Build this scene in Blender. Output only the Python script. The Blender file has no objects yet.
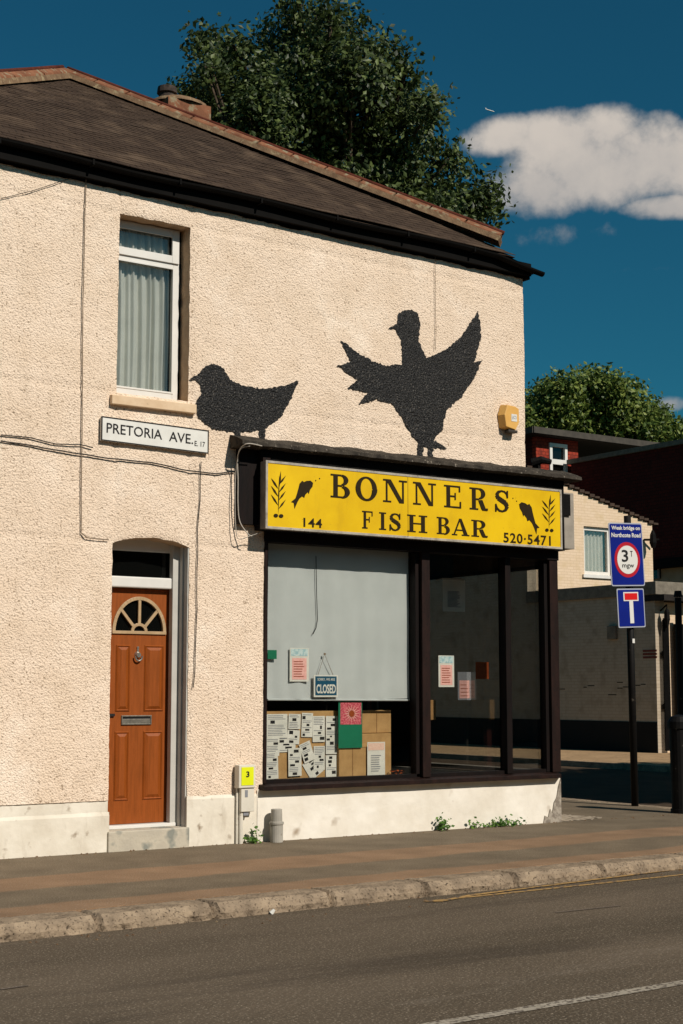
import bpy, bmesh, math, random
from mathutils import Vector, noise, Matrix
S = bpy.context.scene
COL = S.collection
random.seed(7)
R = math.radians

# ------------------------------------------------------------------ camera
FPX, CX, CY = 1500.0, 341.5, 512.0
H, D = 1.43, 12.4
PIT = math.atan(178 / FPX)
YAW = math.atan((2550 - CX) / (FPX / math.cos(PIT)))
s_, c_ = math.sin(YAW), math.cos(YAW)
RT = Vector((s_, -c_, 0))
FW = Vector((c_ * math.cos(PIT), s_ * math.cos(PIT), math.sin(PIT)))
UP = RT.cross(FW)
CAM = Vector((0, -D, H))
cd = bpy.data.cameras.new('camera'); cam = bpy.data.objects.new('camera', cd); COL.objects.link(cam)
cd.sensor_fit = 'VERTICAL'; cd.sensor_height = 24.0; cd.lens = 24.0 * FPX / 1024
cd.clip_end = 20000; cd.clip_start = .1
cam.matrix_world = Matrix(((RT.x, UP.x, -FW.x, CAM.x), (RT.y, UP.y, -FW.y, CAM.y), (RT.z, UP.z, -FW.z, CAM.z), (0, 0, 0, 1)))
S.camera = cam

def ray(x, y): return FW + RT * ((x - CX) / FPX) + UP * ((CY - y) / FPX)
def P(x, y, Y=0.0):
    d = ray(x, y); return CAM + d * ((Y + D) / d.y)
def PX(x, y, X):
    d = ray(x, y); return CAM + d * (X / d.x)
def PZ(x, y, z=0.0):
    d = ray(x, y); return CAM + d * ((z - H) / d.z)
def PF(x, y, F):
    d = ray(x, y); return CAM + d * F

# ------------------------------------------------------------------ light
SAZ, SEL = R(12), R(39)
tosun = Vector((math.sin(SAZ) * math.cos(SEL), -math.cos(SAZ) * math.cos(SEL), math.sin(SEL)))
ld = bpy.data.lights.new('sun', 'SUN'); ld.energy = 4.4; ld.angle = R(.5); ld.color = (1, .925, .83)
lo = bpy.data.objects.new('sun', ld); COL.objects.link(lo); lo.location = (0, -20, 30)
lo.rotation_euler = (-tosun).to_track_quat('-Z', 'Y').to_euler()
S.view_settings.view_transform = 'Standard'; S.view_settings.look = 'None'
S.view_settings.exposure = 0; S.view_settings.gamma = 1
S.view_settings.use_curve_mapping = False

W = bpy.data.worlds.new('World'); S.world = W; W.use_nodes = True
nt = W.node_tree; nt.nodes.clear()
def N(nt, t, **k):
    n = nt.nodes.new(t)
    for a, b in k.items(): setattr(n, a, b)
    return n
def mth(nt, op, a, b=None, c=None, clamp=False):
    n = N(nt, 'ShaderNodeMath', operation=op, use_clamp=clamp)
    for i, v in enumerate((a, b, c)):
        if v is None: continue
        if isinstance(v, (int, float)): n.inputs[i].default_value = v
        else: nt.links.new(v, n.inputs[i])
    return n.outputs[0]
out = N(nt, 'ShaderNodeOutputWorld'); bg = N(nt, 'ShaderNodeBackground')
sky = N(nt, 'ShaderNodeTexSky'); sky.sky_type = 'NISHITA'; sky.sun_disc = False
sky.sun_elevation = SEL; sky.sun_rotation = math.pi - SAZ; sky.ozone_density = 1.4; sky.dust_density = .5
tint = N(nt, 'ShaderNodeMix', data_type='RGBA', blend_type='MULTIPLY'); tint.inputs[0].default_value = 1
nt.links.new(sky.outputs[0], tint.inputs[6]); tint.inputs[7].default_value = (.12, .65, .75, 1)
# clouds: soft lobes placed by sky direction, broken up with noise
tc = N(nt, 'ShaderNodeTexCoord')
def vdot(v):
    n = N(nt, 'ShaderNodeVectorMath', operation='DOT_PRODUCT'); nt.links.new(tc.outputs['Generated'], n.inputs[0]); n.inputs[1].default_value = v
    return n.outputs['Value']
c0 = ray(600, 165).normalized(); cr = Vector((0, 0, 1)).cross(-c0).normalized(); cr = c0.cross(Vector((0, 0, 1))).normalized(); cu = cr.cross(c0)
dz = vdot(c0); u = mth(nt, 'DIVIDE', vdot(cr), mth(nt, 'MAXIMUM', dz, .05)); v = mth(nt, 'DIVIDE', vdot(cu), mth(nt, 'MAXIMUM', dz, .05))
cv = N(nt, 'ShaderNodeCombineXYZ'); nt.links.new(u, cv.inputs[0]); nt.links.new(v, cv.inputs[1])
cn = N(nt, 'ShaderNodeTexNoise'); cn.inputs['Scale'].default_value = 26; cn.inputs['Detail'].default_value = 7; cn.inputs['Roughness'].default_value = .6; cn.inputs['Distortion'].default_value = .05
nt.links.new(cv.outputs[0], cn.inputs['Vector'])
lob = None
for (x, y, rx, ry, wgt) in [(592, 166, 86, 40, 1), (540, 188, 56, 28, 1), (645, 158, 70, 38, 1), (508, 136, 44, 20, .9), (560, 140, 60, 28, 1), (600, 130, 46, 24, .95), (668, 207, 44, 12, .9), (672, 403, 20, 9, .62), (720, 160, 60, 40, 1), (650, 268, 34, 5, .30), (560, 235, 60, 12, .34)]:
    d = ray(x, y); d = d / d.dot(c0); uu, vv = d.dot(cr), d.dot(cu); k = 1 / FPX
    a = mth(nt, 'DIVIDE', mth(nt, 'SUBTRACT', u, uu), rx * k * 1.25); b = mth(nt, 'DIVIDE', mth(nt, 'SUBTRACT', v, vv), ry * k * 1.25)
    r2 = mth(nt, 'ADD', mth(nt, 'MULTIPLY', a, a), mth(nt, 'MULTIPLY', b, b))
    l = mth(nt, 'MULTIPLY', mth(nt, 'SUBTRACT', 1, r2, clamp=True), wgt)
    lob = l if lob is None else mth(nt, 'MAXIMUM', lob, l)
m = mth(nt, 'ADD', mth(nt, 'MULTIPLY', lob, 1.0), mth(nt, 'MULTIPLY', mth(nt, 'SUBTRACT', cn.outputs[0], .5), 1.5))
mr = N(nt, 'ShaderNodeMapRange', interpolation_type='SMOOTHSTEP'); nt.links.new(m, mr.inputs[0]); mr.inputs[1].default_value = .16; mr.inputs[2].default_value = .90
fac = mth(nt, 'MULTIPLY', mth(nt, 'MULTIPLY', mr.outputs[0], mth(nt, 'GREATER_THAN', lob, 0.001)), mth(nt, 'GREATER_THAN', dz, .2))
mx = N(nt, 'ShaderNodeMix', data_type='RGBA'); nt.links.new(fac, mx.inputs[0]); nt.links.new(tint.outputs[2], mx.inputs[6])
cr2 = N(nt, 'ShaderNodeValToRGB'); nt.links.new(mth(nt, 'ADD', mth(nt, 'MULTIPLY', v, 9), mth(nt, 'MULTIPLY', cn.outputs[0], 1.0)), cr2.inputs[0])
cr2.color_ramp.elements[0].position = .05; cr2.color_ramp.elements[0].color = (7.2, 7.0, 6.9, 1)
cr2.color_ramp.elements[1].position = .8; cr2.color_ramp.elements[1].color = (11.5, 10.4, 9.3, 1)
nt.links.new(cr2.outputs[0], mx.inputs[7])
nt.links.new(mx.outputs[2], bg.inputs[0]); bg.inputs[1].default_value = .052
nt.links.new(bg.outputs[0], out.inputs[0])

# ------------------------------------------------------------------ materials
def lin(c):
    if isinstance(c, str): c = [int(c[i:i + 2], 16) for i in (0, 2, 4)]
    r = []
    for q in c:
        q /= 255; r.append(q / 12.92 if q <= .04045 else ((q + .055) / 1.055) ** 2.4)
    return (*r, 1)
def mat(name, c1, c2=None, scale=6, rough=.8, bump=0, bscale=60, spec=.3, metal=0, detail=5, contrast=(.35, .65), stretch=None, voro=0, trans=0, specks=None, bdist=.01):
    m = bpy.data.materials.new(name); m.use_nodes = True; nt = m.node_tree
    b = nt.nodes['Principled BSDF']; b.inputs['Roughness'].default_value = rough
    b.inputs['Specular IOR Level'].default_value = spec; b.inputs['Metallic'].default_value = metal
    tc = N(nt, 'ShaderNodeTexCoord'); mp = N(nt, 'ShaderNodeMapping'); nt.links.new(tc.outputs['Object'], mp.inputs[0])
    if stretch: mp.inputs['Scale'].default_value = stretch
    col = None
    if c2 is None: b.inputs['Base Color'].default_value = lin(c1)
    else:
        n = N(nt, 'ShaderNodeTexNoise'); n.inputs['Scale'].default_value = scale; n.inputs['Detail'].default_value = detail; n.inputs['Roughness'].default_value = .6
        nt.links.new(mp.outputs[0], n.inputs[0])
        r = N(nt, 'ShaderNodeValToRGB'); nt.links.new(n.outputs[0], r.inputs[0])
        r.color_ramp.elements[0].position = contrast[0]; r.color_ramp.elements[1].position = contrast[1]
        r.color_ramp.elements[0].color = lin(c1); r.color_ramp.elements[1].color = lin(c2)
        col = r.outputs[0]
        if specks:
            n2 = N(nt, 'ShaderNodeTexNoise'); n2.inputs['Scale'].default_value = specks[1]; n2.inputs['Detail'].default_value = 3; nt.links.new(tc.outputs['Object'], n2.inputs[0])
            r2 = N(nt, 'ShaderNodeMapRange'); nt.links.new(n2.outputs[0], r2.inputs[0]); r2.inputs[1].default_value = specks[2]; r2.inputs[2].default_value = specks[3]
            mm = N(nt, 'ShaderNodeMix', data_type='RGBA'); nt.links.new(r2.outputs[0], mm.inputs[0]); nt.links.new(col, mm.inputs[6]); mm.inputs[7].default_value = lin(specks[0])
            col = mm.outputs[2]
        nt.links.new(col, b.inputs['Base Color'])
    if bump:
        n = N(nt, 'ShaderNodeTexNoise'); n.inputs['Scale'].default_value = bscale; n.inputs['Detail'].default_value = 4; nt.links.new(mp.outputs[0], n.inputs[0])
        h = n.outputs[0]
        if voro:
            vo = N(nt, 'ShaderNodeTexVoronoi'); vo.inputs['Scale'].default_value = voro; nt.links.new(tc.outputs['Object'], vo.inputs[0])
            h = mth(nt, 'SUBTRACT', h, mth(nt, 'MULTIPLY', vo.outputs[0], .7))
        bp = N(nt, 'ShaderNodeBump'); bp.inputs['Strength'].default_value = bump; bp.inputs['Distance'].default_value = bdist
        nt.links.new(h, bp.inputs['Height']); nt.links.new(bp.outputs[0], b.inputs['Normal'])
    m['b'] = 1
    return m
def grime(m, c, lo, hi, amount, sc, stretch):
    nt = m.node_tree; b = nt.nodes['Principled BSDF']; l = b.inputs['Base Color'].links[0].from_socket
    tc = N(nt, 'ShaderNodeTexCoord'); mp = N(nt, 'ShaderNodeMapping'); mp.inputs['Scale'].default_value = stretch; nt.links.new(tc.outputs['Object'], mp.inputs[0])
    n = N(nt, 'ShaderNodeTexNoise'); n.inputs['Scale'].default_value = sc; n.inputs['Detail'].default_value = 6; n.inputs['Roughness'].default_value = .65; nt.links.new(mp.outputs[0], n.inputs[0])
    mr = N(nt, 'ShaderNodeMapRange'); nt.links.new(n.outputs[0], mr.inputs[0]); mr.inputs[1].default_value = lo; mr.inputs[2].default_value = hi; mr.inputs[4].default_value = amount
    mx = N(nt, 'ShaderNodeMix', data_type='RGBA'); nt.links.new(mr.outputs[0], mx.inputs[0]); nt.links.new(l, mx.inputs[6]); mx.inputs[7].default_value = lin(c); nt.links.new(mx.outputs[2], b.inputs['Base Color'])
def glass(name, tintc=(.82, .86, .84, 1), refl=1.0, rough=.0):
    m = bpy.data.materials.new(name); m.use_nodes = True; nt = m.node_tree; nt.nodes.clear()
    o = N(nt, 'ShaderNodeOutputMaterial'); mx = N(nt, 'ShaderNodeMixShader'); t = N(nt, 'ShaderNodeBsdfTransparent'); g = N(nt, 'ShaderNodeBsdfGlossy')
    t.inputs[0].default_value = tintc; g.inputs['Roughness'].default_value = rough
    f = N(nt, 'ShaderNodeFresnel'); f.inputs[0].default_value = 1.5
    nt.links.new(mth(nt, 'MULTIPLY', f.outputs[0], refl, clamp=True), mx.inputs[0]); nt.links.new(t.outputs[0], mx.inputs[1]); nt.links.new(g.outputs[0], mx.inputs[2]); nt.links.new(mx.outputs[0], o.inputs[0])
    return m
def brickmat(name, c1, c2, cm, bw, bh, mortar=.01, bump=.4, swap=None, rough=.85, offs=.5, wave=0, dirt=None, blend=.0, rot=None):
    """brick pattern in object coords; swap picks which axes form the plane: 'xz','yz'"""
    m = bpy.data.materials.new(name); m.use_nodes = True; nt = m.node_tree; b = nt.nodes['Principled BSDF']; b.inputs['Roughness'].default_value = rough; b.inputs['Specular IOR Level'].default_value = .2
    tc = N(nt, 'ShaderNodeTexCoord'); sp = N(nt, 'ShaderNodeSeparateXYZ'); nt.links.new(tc.outputs['Object'], sp.inputs[0]); cb = N(nt, 'ShaderNodeCombineXYZ')
    a, z = {'xz': (0, 2), 'yz': (1, 2), 'xy': (0, 1), 'sz': (0, 2)}[swap or 'xz']
    hx = sp.outputs[a]
    if swap == 'sz': hx = mth(nt, 'ADD', sp.outputs[0], sp.outputs[1])
    zz = sp.outputs[z]
    if wave:
        nn = N(nt, 'ShaderNodeTexNoise'); nn.inputs['Scale'].default_value = 5; nt.links.new(tc.outputs['Object'], nn.inputs[0])
        zz = mth(nt, 'ADD', zz, mth(nt, 'MULTIPLY', nn.outputs[0], wave))
    nt.links.new(hx, cb.inputs[0]); nt.links.new(zz, cb.inputs[1])
    br = N(nt, 'ShaderNodeTexBrick'); br.offset = offs; nt.links.new(cb.outputs[0], br.inputs[0])
    br.inputs['Scale'].default_value = 1; br.inputs['Brick Width'].default_value = bw; br.inputs['Row Height'].default_value = bh; br.inputs['Mortar Size'].default_value = mortar; br.inputs['Bias'].default_value = blend
    br.inputs['Color1'].default_value = lin(c1); br.inputs['Color2'].default_value = lin(c2); br.inputs['Mortar'].default_value = lin(cm)
    col = br.outputs[0]
    n = N(nt, 'ShaderNodeTexNoise'); n.inputs['Scale'].default_value = 3; n.inputs['Detail'].default_value = 8; nt.links.new(tc.outputs['Object'], n.inputs[0])
    mr = N(nt, 'ShaderNodeMapRange'); nt.links.new(n.outputs[0], mr.inputs[0]); mr.inputs[1].default_value = .5; mr.inputs[2].default_value = .72
    mm = N(nt, 'ShaderNodeMix', data_type='RGBA'); nt.links.new(mr.outputs[0], mm.inputs[0]); nt.links.new(col, mm.inputs[6]); mm.inputs[7].default_value = lin(dirt or c2); nt.links.new(mm.outputs[2], b.inputs['Base Color'])
    n2 = N(nt, 'ShaderNodeTexNoise'); n2.inputs['Scale'].default_value = 40; nt.links.new(tc.outputs['Object'], n2.inputs[0])
    bp = N(nt, 'ShaderNodeBump'); bp.inputs['Strength'].default_value = bump; bp.inputs['Distance'].default_value = .01
    nt.links.new(mth(nt, 'ADD', mth(nt, 'MULTIPLY', br.outputs['Fac'], -1), mth(nt, 'MULTIPLY', n2.outputs[0], .4)), bp.inputs['Height']); nt.links.new(bp.outputs[0], b.inputs['Normal'])
    return m

M = {}
M['stucco'] = mat('roughcast_render', 'e2cbb2', 'efdac4', scale=2.2, rough=.95, bump=.62, bscale=52, voro=64, spec=.08, contrast=(.3, .7), specks=('9c866f', 48, .575, .70), bdist=.018)
M['plinth'] = mat('cream_masonry_paint', 'd6ccba', 'e8e0d0', scale=3, rough=.75, bump=.35, bscale=18, spec=.15, specks=('8f7c66', 9, .64, .78))
M['plaster_smooth'] = mat('tan_reveal_shade', 'b5987a', 'c4a888', scale=8, rough=.9, bump=.3, bscale=40, spec=.1)  # wall cream darkened to tan, shade put into the reveal colour
M['upvc'] = mat('white_upvc', 'd6d3cc', 'dedbd4', scale=4, rough=.45, spec=.3)
M['sillpaint'] = mat('cream_sill_paint', 'd3b694', 'e0c6a6', scale=7, rough=.8, bump=.2, spec=.1, specks=('8a7158', 20, .66, .8))
M['doorwood'] = mat('orange_oak_door', '80400f', '924a17', scale=7, rough=.5, bump=.15, bscale=30, stretch=(6, 6, .5), spec=.25)
M['doorline'] = mat('door_brass_trim', 'a58a66', 'b89c78', scale=9, rough=.4, spec=.4)
M['chrome'] = mat('worn_chrome', 'a8a49a', 'c4c0b6', scale=40, rough=.3, metal=.8)
M['pewter'] = mat('pewter_letterplate', '6e6a60', '8a857a', scale=30, rough=.4, metal=.5)
M['slate'] = None
M['ridge'] = mat('weathered_terracotta', '6e4a38', '8f6148', scale=5, rough=.95, bump=.6, bscale=30, spec=.05, specks=('8c8068', 11, .55, .66))
M['ridgetop'] = mat('dark_terracotta', '4a261d', '5f3226', scale=8, rough=.9, bump=.4, spec=.08)
M['mortar'] = mat('mossy_mortar', '6c5643', '8a7158', scale=9, rough=1, bump=.6, spec=.03, specks=('9c8a6c', 12, .58, .7))
M['gutter'] = mat('black_gutter_paint', '080706', '0e0c0a', scale=6, rough=.75, spec=.08)
M['frameblk'] = mat('brown_black_timber', '0b0706', '170d0a', scale=14, rough=.62, bump=.2, spec=.15, specks=('3a241b', 60, .70, .78), stretch=(1, 1, .2))
M['framebrn'] = mat('dark_brown_timber', '180c08', '261510', scale=12, rough=.6, bump=.25, spec=.18, specks=('0e0908', 34, .6, .7), stretch=(1, 1, .25))
M['black'] = mat('black_paint', '0a0908', '14110f', scale=9, rough=.75, bump=.5, bscale=40, spec=.12)
M['mural'] = mat('black_wall_paint', '0e0d0d', '181716', scale=60, rough=.5, bump=1.0, bscale=55, spec=.4, specks=('5e5952', 70, .57, .66), bdist=.03)
M['lead'] = mat('weathered_felt', '2b2723', '4a443c', scale=9, rough=.9, bump=.8, bscale=25, spec=.1, specks=('8a8174', 30, .62, .74))
M['signyellow'] = mat('yellow_sign_acrylic', 'd3a800', 'e6bd08', scale=1.6, rough=.45, spec=.3, specks=('b38f12', 30, .68, .8))
M['signtrim'] = mat('pale_aluminium_trim', '9d968a', 'b4ac9e', scale=12, rough=.6, spec=.3, specks=('5c5348', 40, .62, .74))
M['signside'] = mat('grey_sign_side', '6f675e', '837a70', scale=9, rough=.7, spec=.2)
M['ink'] = mat('dark_brown_lettering', '241a08', '2c200c', scale=20, rough=.6, spec=.15)
M['white'] = mat('white_paint', 'd8d6ce', 'e2e0d8', scale=8, rough=.55, spec=.25)
M['paper'] = mat('white_paper', 'cfcdc2', 'e0ddd2', scale=5, rough=.85, spec=.1)
M['card'] = mat('brown_cardboard', 'a98456', 'bb9563', scale=8, rough=.9, spec=.08)
M['carddk'] = mat('dark_cardboard', '8d6a42', '9c7850', scale=8, rough=.9, spec=.08)
M['blacktxt'] = mat('black_print', '1c1b1b', rough=.7)
M['greytxt'] = mat('grey_print', '85868a', rough=.8)
M['blind'] = mat('pale_grey_blind', 'b8bcba', 'c0c4c2', scale=3, rough=.95, spec=.05)
M['pink'] = mat('pink_print', 'e2a49c', 'eebbb0', scale=30, rough=.8)
M['paleblue'] = mat('pale_blue_print', '9fbfc4', 'c8d8d6', scale=30, rough=.8, contrast=(.45, .55))
M['teal'] = mat('deep_teal_print', '0f4a63', '12506a', scale=5, rough=.5)
M['green'] = mat('bright_green_poster', '0a6b4c', '0c7452', scale=4, rough=.7)
M['petal'] = mat('pink_flower_print', 'b0384a', 'd8747a', scale=60, rough=.7, contrast=(.45, .55))
M['petal2'] = mat('pale_flower_print', 'e0b4a0', 'e8c8b4', scale=60, rough=.7)
M['orange'] = mat('orange_print', '8a3a10', 'a04a18', scale=20, rough=.7)
M['curtain'] = mat('white_net_curtain', 'd6d2c6', 'e0dcd0', scale=4, rough=1, spec=.02)
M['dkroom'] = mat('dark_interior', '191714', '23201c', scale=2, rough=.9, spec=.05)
M['dkfloor'] = mat('dark_lino_floor', '24231f', '2f2d28', scale=5, rough=.5, spec=.3)
M['ceiltan'] = mat('aged_ceiling_board', '5d4e3c', '6e5d48', scale=6, rough=.9)
M['cable'] = mat('grey_cable', '7c6c5a', '8c7a66', scale=20, rough=.7)
M['cablewhite'] = mat('white_cable', 'a49c90', 'b4aca0', scale=20, rough=.5)
M['cableblk'] = mat('black_cable', '1b1815', rough=.6)
M['pipe'] = mat('grey_painted_pipe', '9c978c', 'aca69a', scale=6, rough=.6, spec=.25, specks=('6c6253', 20, .62, .75))
M['alarm'] = mat('yellow_alarm_casing', 'd8a455', 'e0b062', scale=5, rough=.45, spec=.3)
M['alarmd'] = mat('dark_alarm_base', '3a342e', rough=.5)
M['yellow'] = mat('acid_yellow_plate', 'd9e010', 'e2e81c', scale=5, rough=.5)
M['blue'] = mat('road_sign_blue', '0c1c74', '0e207c', scale=3, rough=.35, spec=.4)
M['red'] = mat('road_sign_red', 'a81c2a', 'b5202e', scale=3, rough=.4)
M['red2'] = mat('bright_red', 'cc1c1c', rough=.4)
M['signwhite'] = mat('road_sign_white', 'd8d6d0', rough=.4)
M['edgegrey'] = mat('sign_edge_grey', 'a4a8b4', rough=.4)
M['postblk'] = mat('black_post_paint', '0b0a0a', '15120f', scale=12, rough=.6, spec=.2, specks=('59534b', 12, .70, .78))
M['leafD'] = None
M['concrete'] = mat('grey_concrete', '6e675c', '857d70', scale=7, rough=.95, bump=.4, spec=.05)
M['felt'] = mat('dark_roof_felt', '1f1b18', '2c2723', scale=7, rough=.9)
M['creambrick'] = brickmat('painted_cream_brick', 'dec6aa', 'd9c0a3', 'cdb496', .23, .078, .008, bump=.3, swap='xz', dirt='cdb490')
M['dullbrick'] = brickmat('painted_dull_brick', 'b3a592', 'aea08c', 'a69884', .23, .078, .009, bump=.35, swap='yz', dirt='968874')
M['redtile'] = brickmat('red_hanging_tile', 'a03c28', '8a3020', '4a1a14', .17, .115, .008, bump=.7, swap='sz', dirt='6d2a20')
M['shadetile'] = brickmat('shaded_red_tile', '5c2018', '4e1a14', '2c100c', .17, .115, .008, bump=.7, swap='yz', dirt='401812')  # darker copy of the red tile, shade put into the colour
M['slate'] = brickmat('weathered_roof_slate', '4c3d31', '403228', '2a2018', .2, .08, .006, bump=.8, swap='xy', wave=.05, dirt='5e4d3e')
M['glass'] = glass('window_glass', (.955, .96, .95, 1), .45)
M['glassup'] = glass('upper_window_glass', (.93, .95, .95, 1), 1.3, .02)
M['darkglass'] = mat('dark_glass', '0a0b0a', rough=.08, spec=.5)
def leafmat(name, a, b_, c, tr=.25):
    m = bpy.data.materials.new(name); m.use_nodes = True; nt = m.node_tree; b = nt.nodes['Principled BSDF']; o = nt.nodes['Material Output']
    g = N(nt, 'ShaderNodeNewGeometry'); r = N(nt, 'ShaderNodeValToRGB'); nt.links.new(g.outputs['Random Per Island'], r.inputs[0])
    e = r.color_ramp.elements; e[0].color = lin(a); e[1].color = lin(c); e.new(.5).color = lin(b_)
    nt.links.new(r.outputs[0], b.inputs['Base Color']); b.inputs['Roughness'].default_value = .5; b.inputs['Specular IOR Level'].default_value = .3
    t = N(nt, 'ShaderNodeBsdfTranslucent'); nt.links.new(r.outputs[0], t.inputs[0]); mx = N(nt, 'ShaderNodeMixShader'); mx.inputs[0].default_value = tr
    nt.links.new(b.outputs[0], mx.inputs[1]); nt.links.new(t.outputs[0], mx.inputs[2]); nt.links.new(mx.outputs[0], o.inputs[0]); return m
grime(M['stucco'], 'b39e86', .56, .78, .35, 3.2, (1.6, 1, .28)); grime(M['stucco'], 'f4e6d4', .55, .70, .5, 1.1, (1, 1, 1)); grime(M['plinth'], '9c8c76', .56, .78, .5, 5, (1.5, 1, .5)); grime(M['signyellow'], 'b08a18', .56, .8, .35, 6, (1.5, 1, .3)); grime(M['doorwood'], '6e340c', .55, .8, .4, 5, (1, 1, .6)); grime(M['signtrim'], '5f5548', .5, .75, .6, 9, (1, 1, 1))
M['leafD'] = leafmat('dark_plane_leaves', '222e17', '394822', '67743f')
M['leafB'] = leafmat('sunlit_green_leaves', '36481c', '566a2c', '8a9448')
M['weed'] = leafmat('weed_leaves', '34521c', '4c7026', '6c8c34')
M['bark'] = mat('grey_brown_bark', '3a3026', '55483a', scale=8, rough=.95, bump=.8, bscale=12, stretch=(1, 1, .2))

# ------------------------------------------------------------------ builders
def tag(o, label=None, cat=None, group=None, kind=None):
    if label: o['label'] = label
    if cat: o['category'] = cat
    if group: o['group'] = group
    if kind: o['kind'] = kind
    return o
def root(name, loc, label, cat, group=None):
    o = bpy.data.objects.new(name, None); o.empty_display_size = .1; COL.objects.link(o); o.location = Vector(loc)
    return tag(o, label, cat, group)
class MB:
    def __init__(s): s.v = []; s.f = []; s.k = 0
    def add(s, vs, fs):
        n = len(s.v); s.v += [tuple(q) for q in vs]; s.f += [tuple(i + n for i in f) for f in fs]; return s
    def box(s, x0, x1, y0, y1, z0, z1):
        return s.add([(x0, y0, z0), (x1, y0, z0), (x1, y1, z0), (x0, y1, z0), (x0, y0, z1), (x1, y0, z1), (x1, y1, z1), (x0, y1, z1)],
                     [(0, 3, 2, 1), (4, 5, 6, 7), (0, 1, 5, 4), (1, 2, 6, 5), (2, 3, 7, 6), (3, 0, 4, 7)])
    def prism(s, pts, fn, t=.002):
        """pts: 2D outline (ccw seen from the front), fn(u,v,d)->world, thickness t back from d=0"""
        n = len(pts); a = [fn(u, v, 0) for u, v in pts]; b = [fn(u, v, t) for u, v in pts]
        return s.add(a + b, [tuple(range(n)), tuple(range(2 * n - 1, n - 1, -1))] + [(i, i + n, (i + 1) % n + n, (i + 1) % n) for i in range(n)])
    def tris(s, vs, fs, fn, d=0): return s.add([fn(u, v, d) for u, v in vs], fs)
    def tube(s, path, r, n=8, cap=True):
        path = [Vector(p) for p in path]; rs = r if isinstance(r, (list, tuple)) else [r] * len(path)
        rings = []; prev = None
        for i, p in enumerate(path):
            d = (path[min(i + 1, len(path) - 1)] - path[max(i - 1, 0)]).normalized()
            if prev is None: prev = d.orthogonal().normalized()
            a = (prev - d * prev.dot(d)).normalized(); prev = a; b = d.cross(a)
            rings.append([p + (a * math.cos(2 * math.pi * k / n) + b * math.sin(2 * math.pi * k / n)) * rs[i] for k in range(n)])
        vs = [q for rg in rings for q in rg]; fs = []
        for i in range(len(path) - 1):
            for k in range(n): fs.append((i * n + k, i * n + (k + 1) % n, (i + 1) * n + (k + 1) % n, (i + 1) * n + k))
        if cap: fs.append(tuple(range(n - 1, -1, -1))); fs.append(tuple(range((len(path) - 1) * n, len(path) * n)))
        return s.add(vs, fs)
    def build(s, name, m, parent=None, bevel=0, smooth=False, flip=False):
        me = bpy.data.meshes.new(name); off = Vector((0, 0, 0)); q = parent
        while q: off += q.location; q = q.parent
        me.from_pydata([tuple(Vector(v) - off) for v in s.v], [], s.f); me.update()
        if m: me.materials.append(m)
        if smooth:
            for p in me.polygons: p.use_smooth = True
        o = bpy.data.objects.new(name, me); COL.objects.link(o); o.parent = parent
        if bevel:
            b = o.modifiers.new('bevel', 'BEVEL'); b.width = bevel; b.segments = 2; b.limit_method = 'ANGLE'
        return o
def solo(mb, name, m, label, cat, group=None, base=None, **k):
    """a thing that is one mesh; its origin is moved to its lowest middle"""
    vs = [Vector(v) for v in mb.v]; lo = min(v.z for v in vs)
    c = Vector((sum(v.x for v in vs) / len(vs), sum(v.y for v in vs) / len(vs), lo))
    mb.v = [tuple(v - c) for v in vs]; o = mb.build(name, m, None, **k); o.location = c
    return tag(o, label, cat, group)
def struct(mb, name, m, **k): return tag(mb.build(name, m, None, **k), kind='structure')

_tc = {}
def text2d(body, bold=0.0, sp=1.0):
    key = (body, bold, sp)
    if key in _tc: return _tc[key]
    c = bpy.data.curves.new('t', 'FONT'); c.body = body; c.offset = bold; c.space_character = sp; c.resolution_u = 3
    o = bpy.data.objects.new('t', c); COL.objects.link(o)
    dg = bpy.context.evaluated_depsgraph_get(); me = o.evaluated_get(dg).to_mesh()
    vs = [(v.co.x, v.co.y) for v in me.vertices]; fs = [tuple(p.vertices) for p in me.polygons]
    o.evaluated_get(dg).to_mesh_clear(); bpy.data.objects.remove(o); bpy.data.curves.remove(c)
    x0 = min(a for a, b in vs); x1 = max(a for a, b in vs); y0 = min(b for a, b in vs); y1 = max(b for a, b in vs)
    r = ([((a - x0) / (x1 - x0), (b - y0) / (y1 - y0)) for a, b in vs], fs); _tc[key] = r; return r
def textin(mb, body, fn, u0, v0, u1, v1, d=-.003, bold=0, sp=1.0):
    vs, fs = text2d(body, bold, sp); return mb.tris([(u0 + a * (u1 - u0), v0 + b * (v1 - v0)) for a, b in vs], fs, fn, d)
def planeXZ(Y): return lambda u, v, d: (u, Y + d, v)
def rect(u0, v0, u1, v1): return [(u0, v0), (u1, v0), (u1, v1), (u0, v1)]
def ringf(mb, fn, u0, v0, u1, v1, w, t):
    for r in (rect(u0, v0, u0 + w, v1), rect(u1 - w, v0, u1, v1), rect(u0 + w, v0, u1 - w, v0 + w), rect(u0 + w, v1 - w, u1 - w, v1)): mb.prism(r, fn, t)
    return mb
def nz(x, y=0, z=0): return noise.noise(Vector((x, y, z)))

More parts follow.
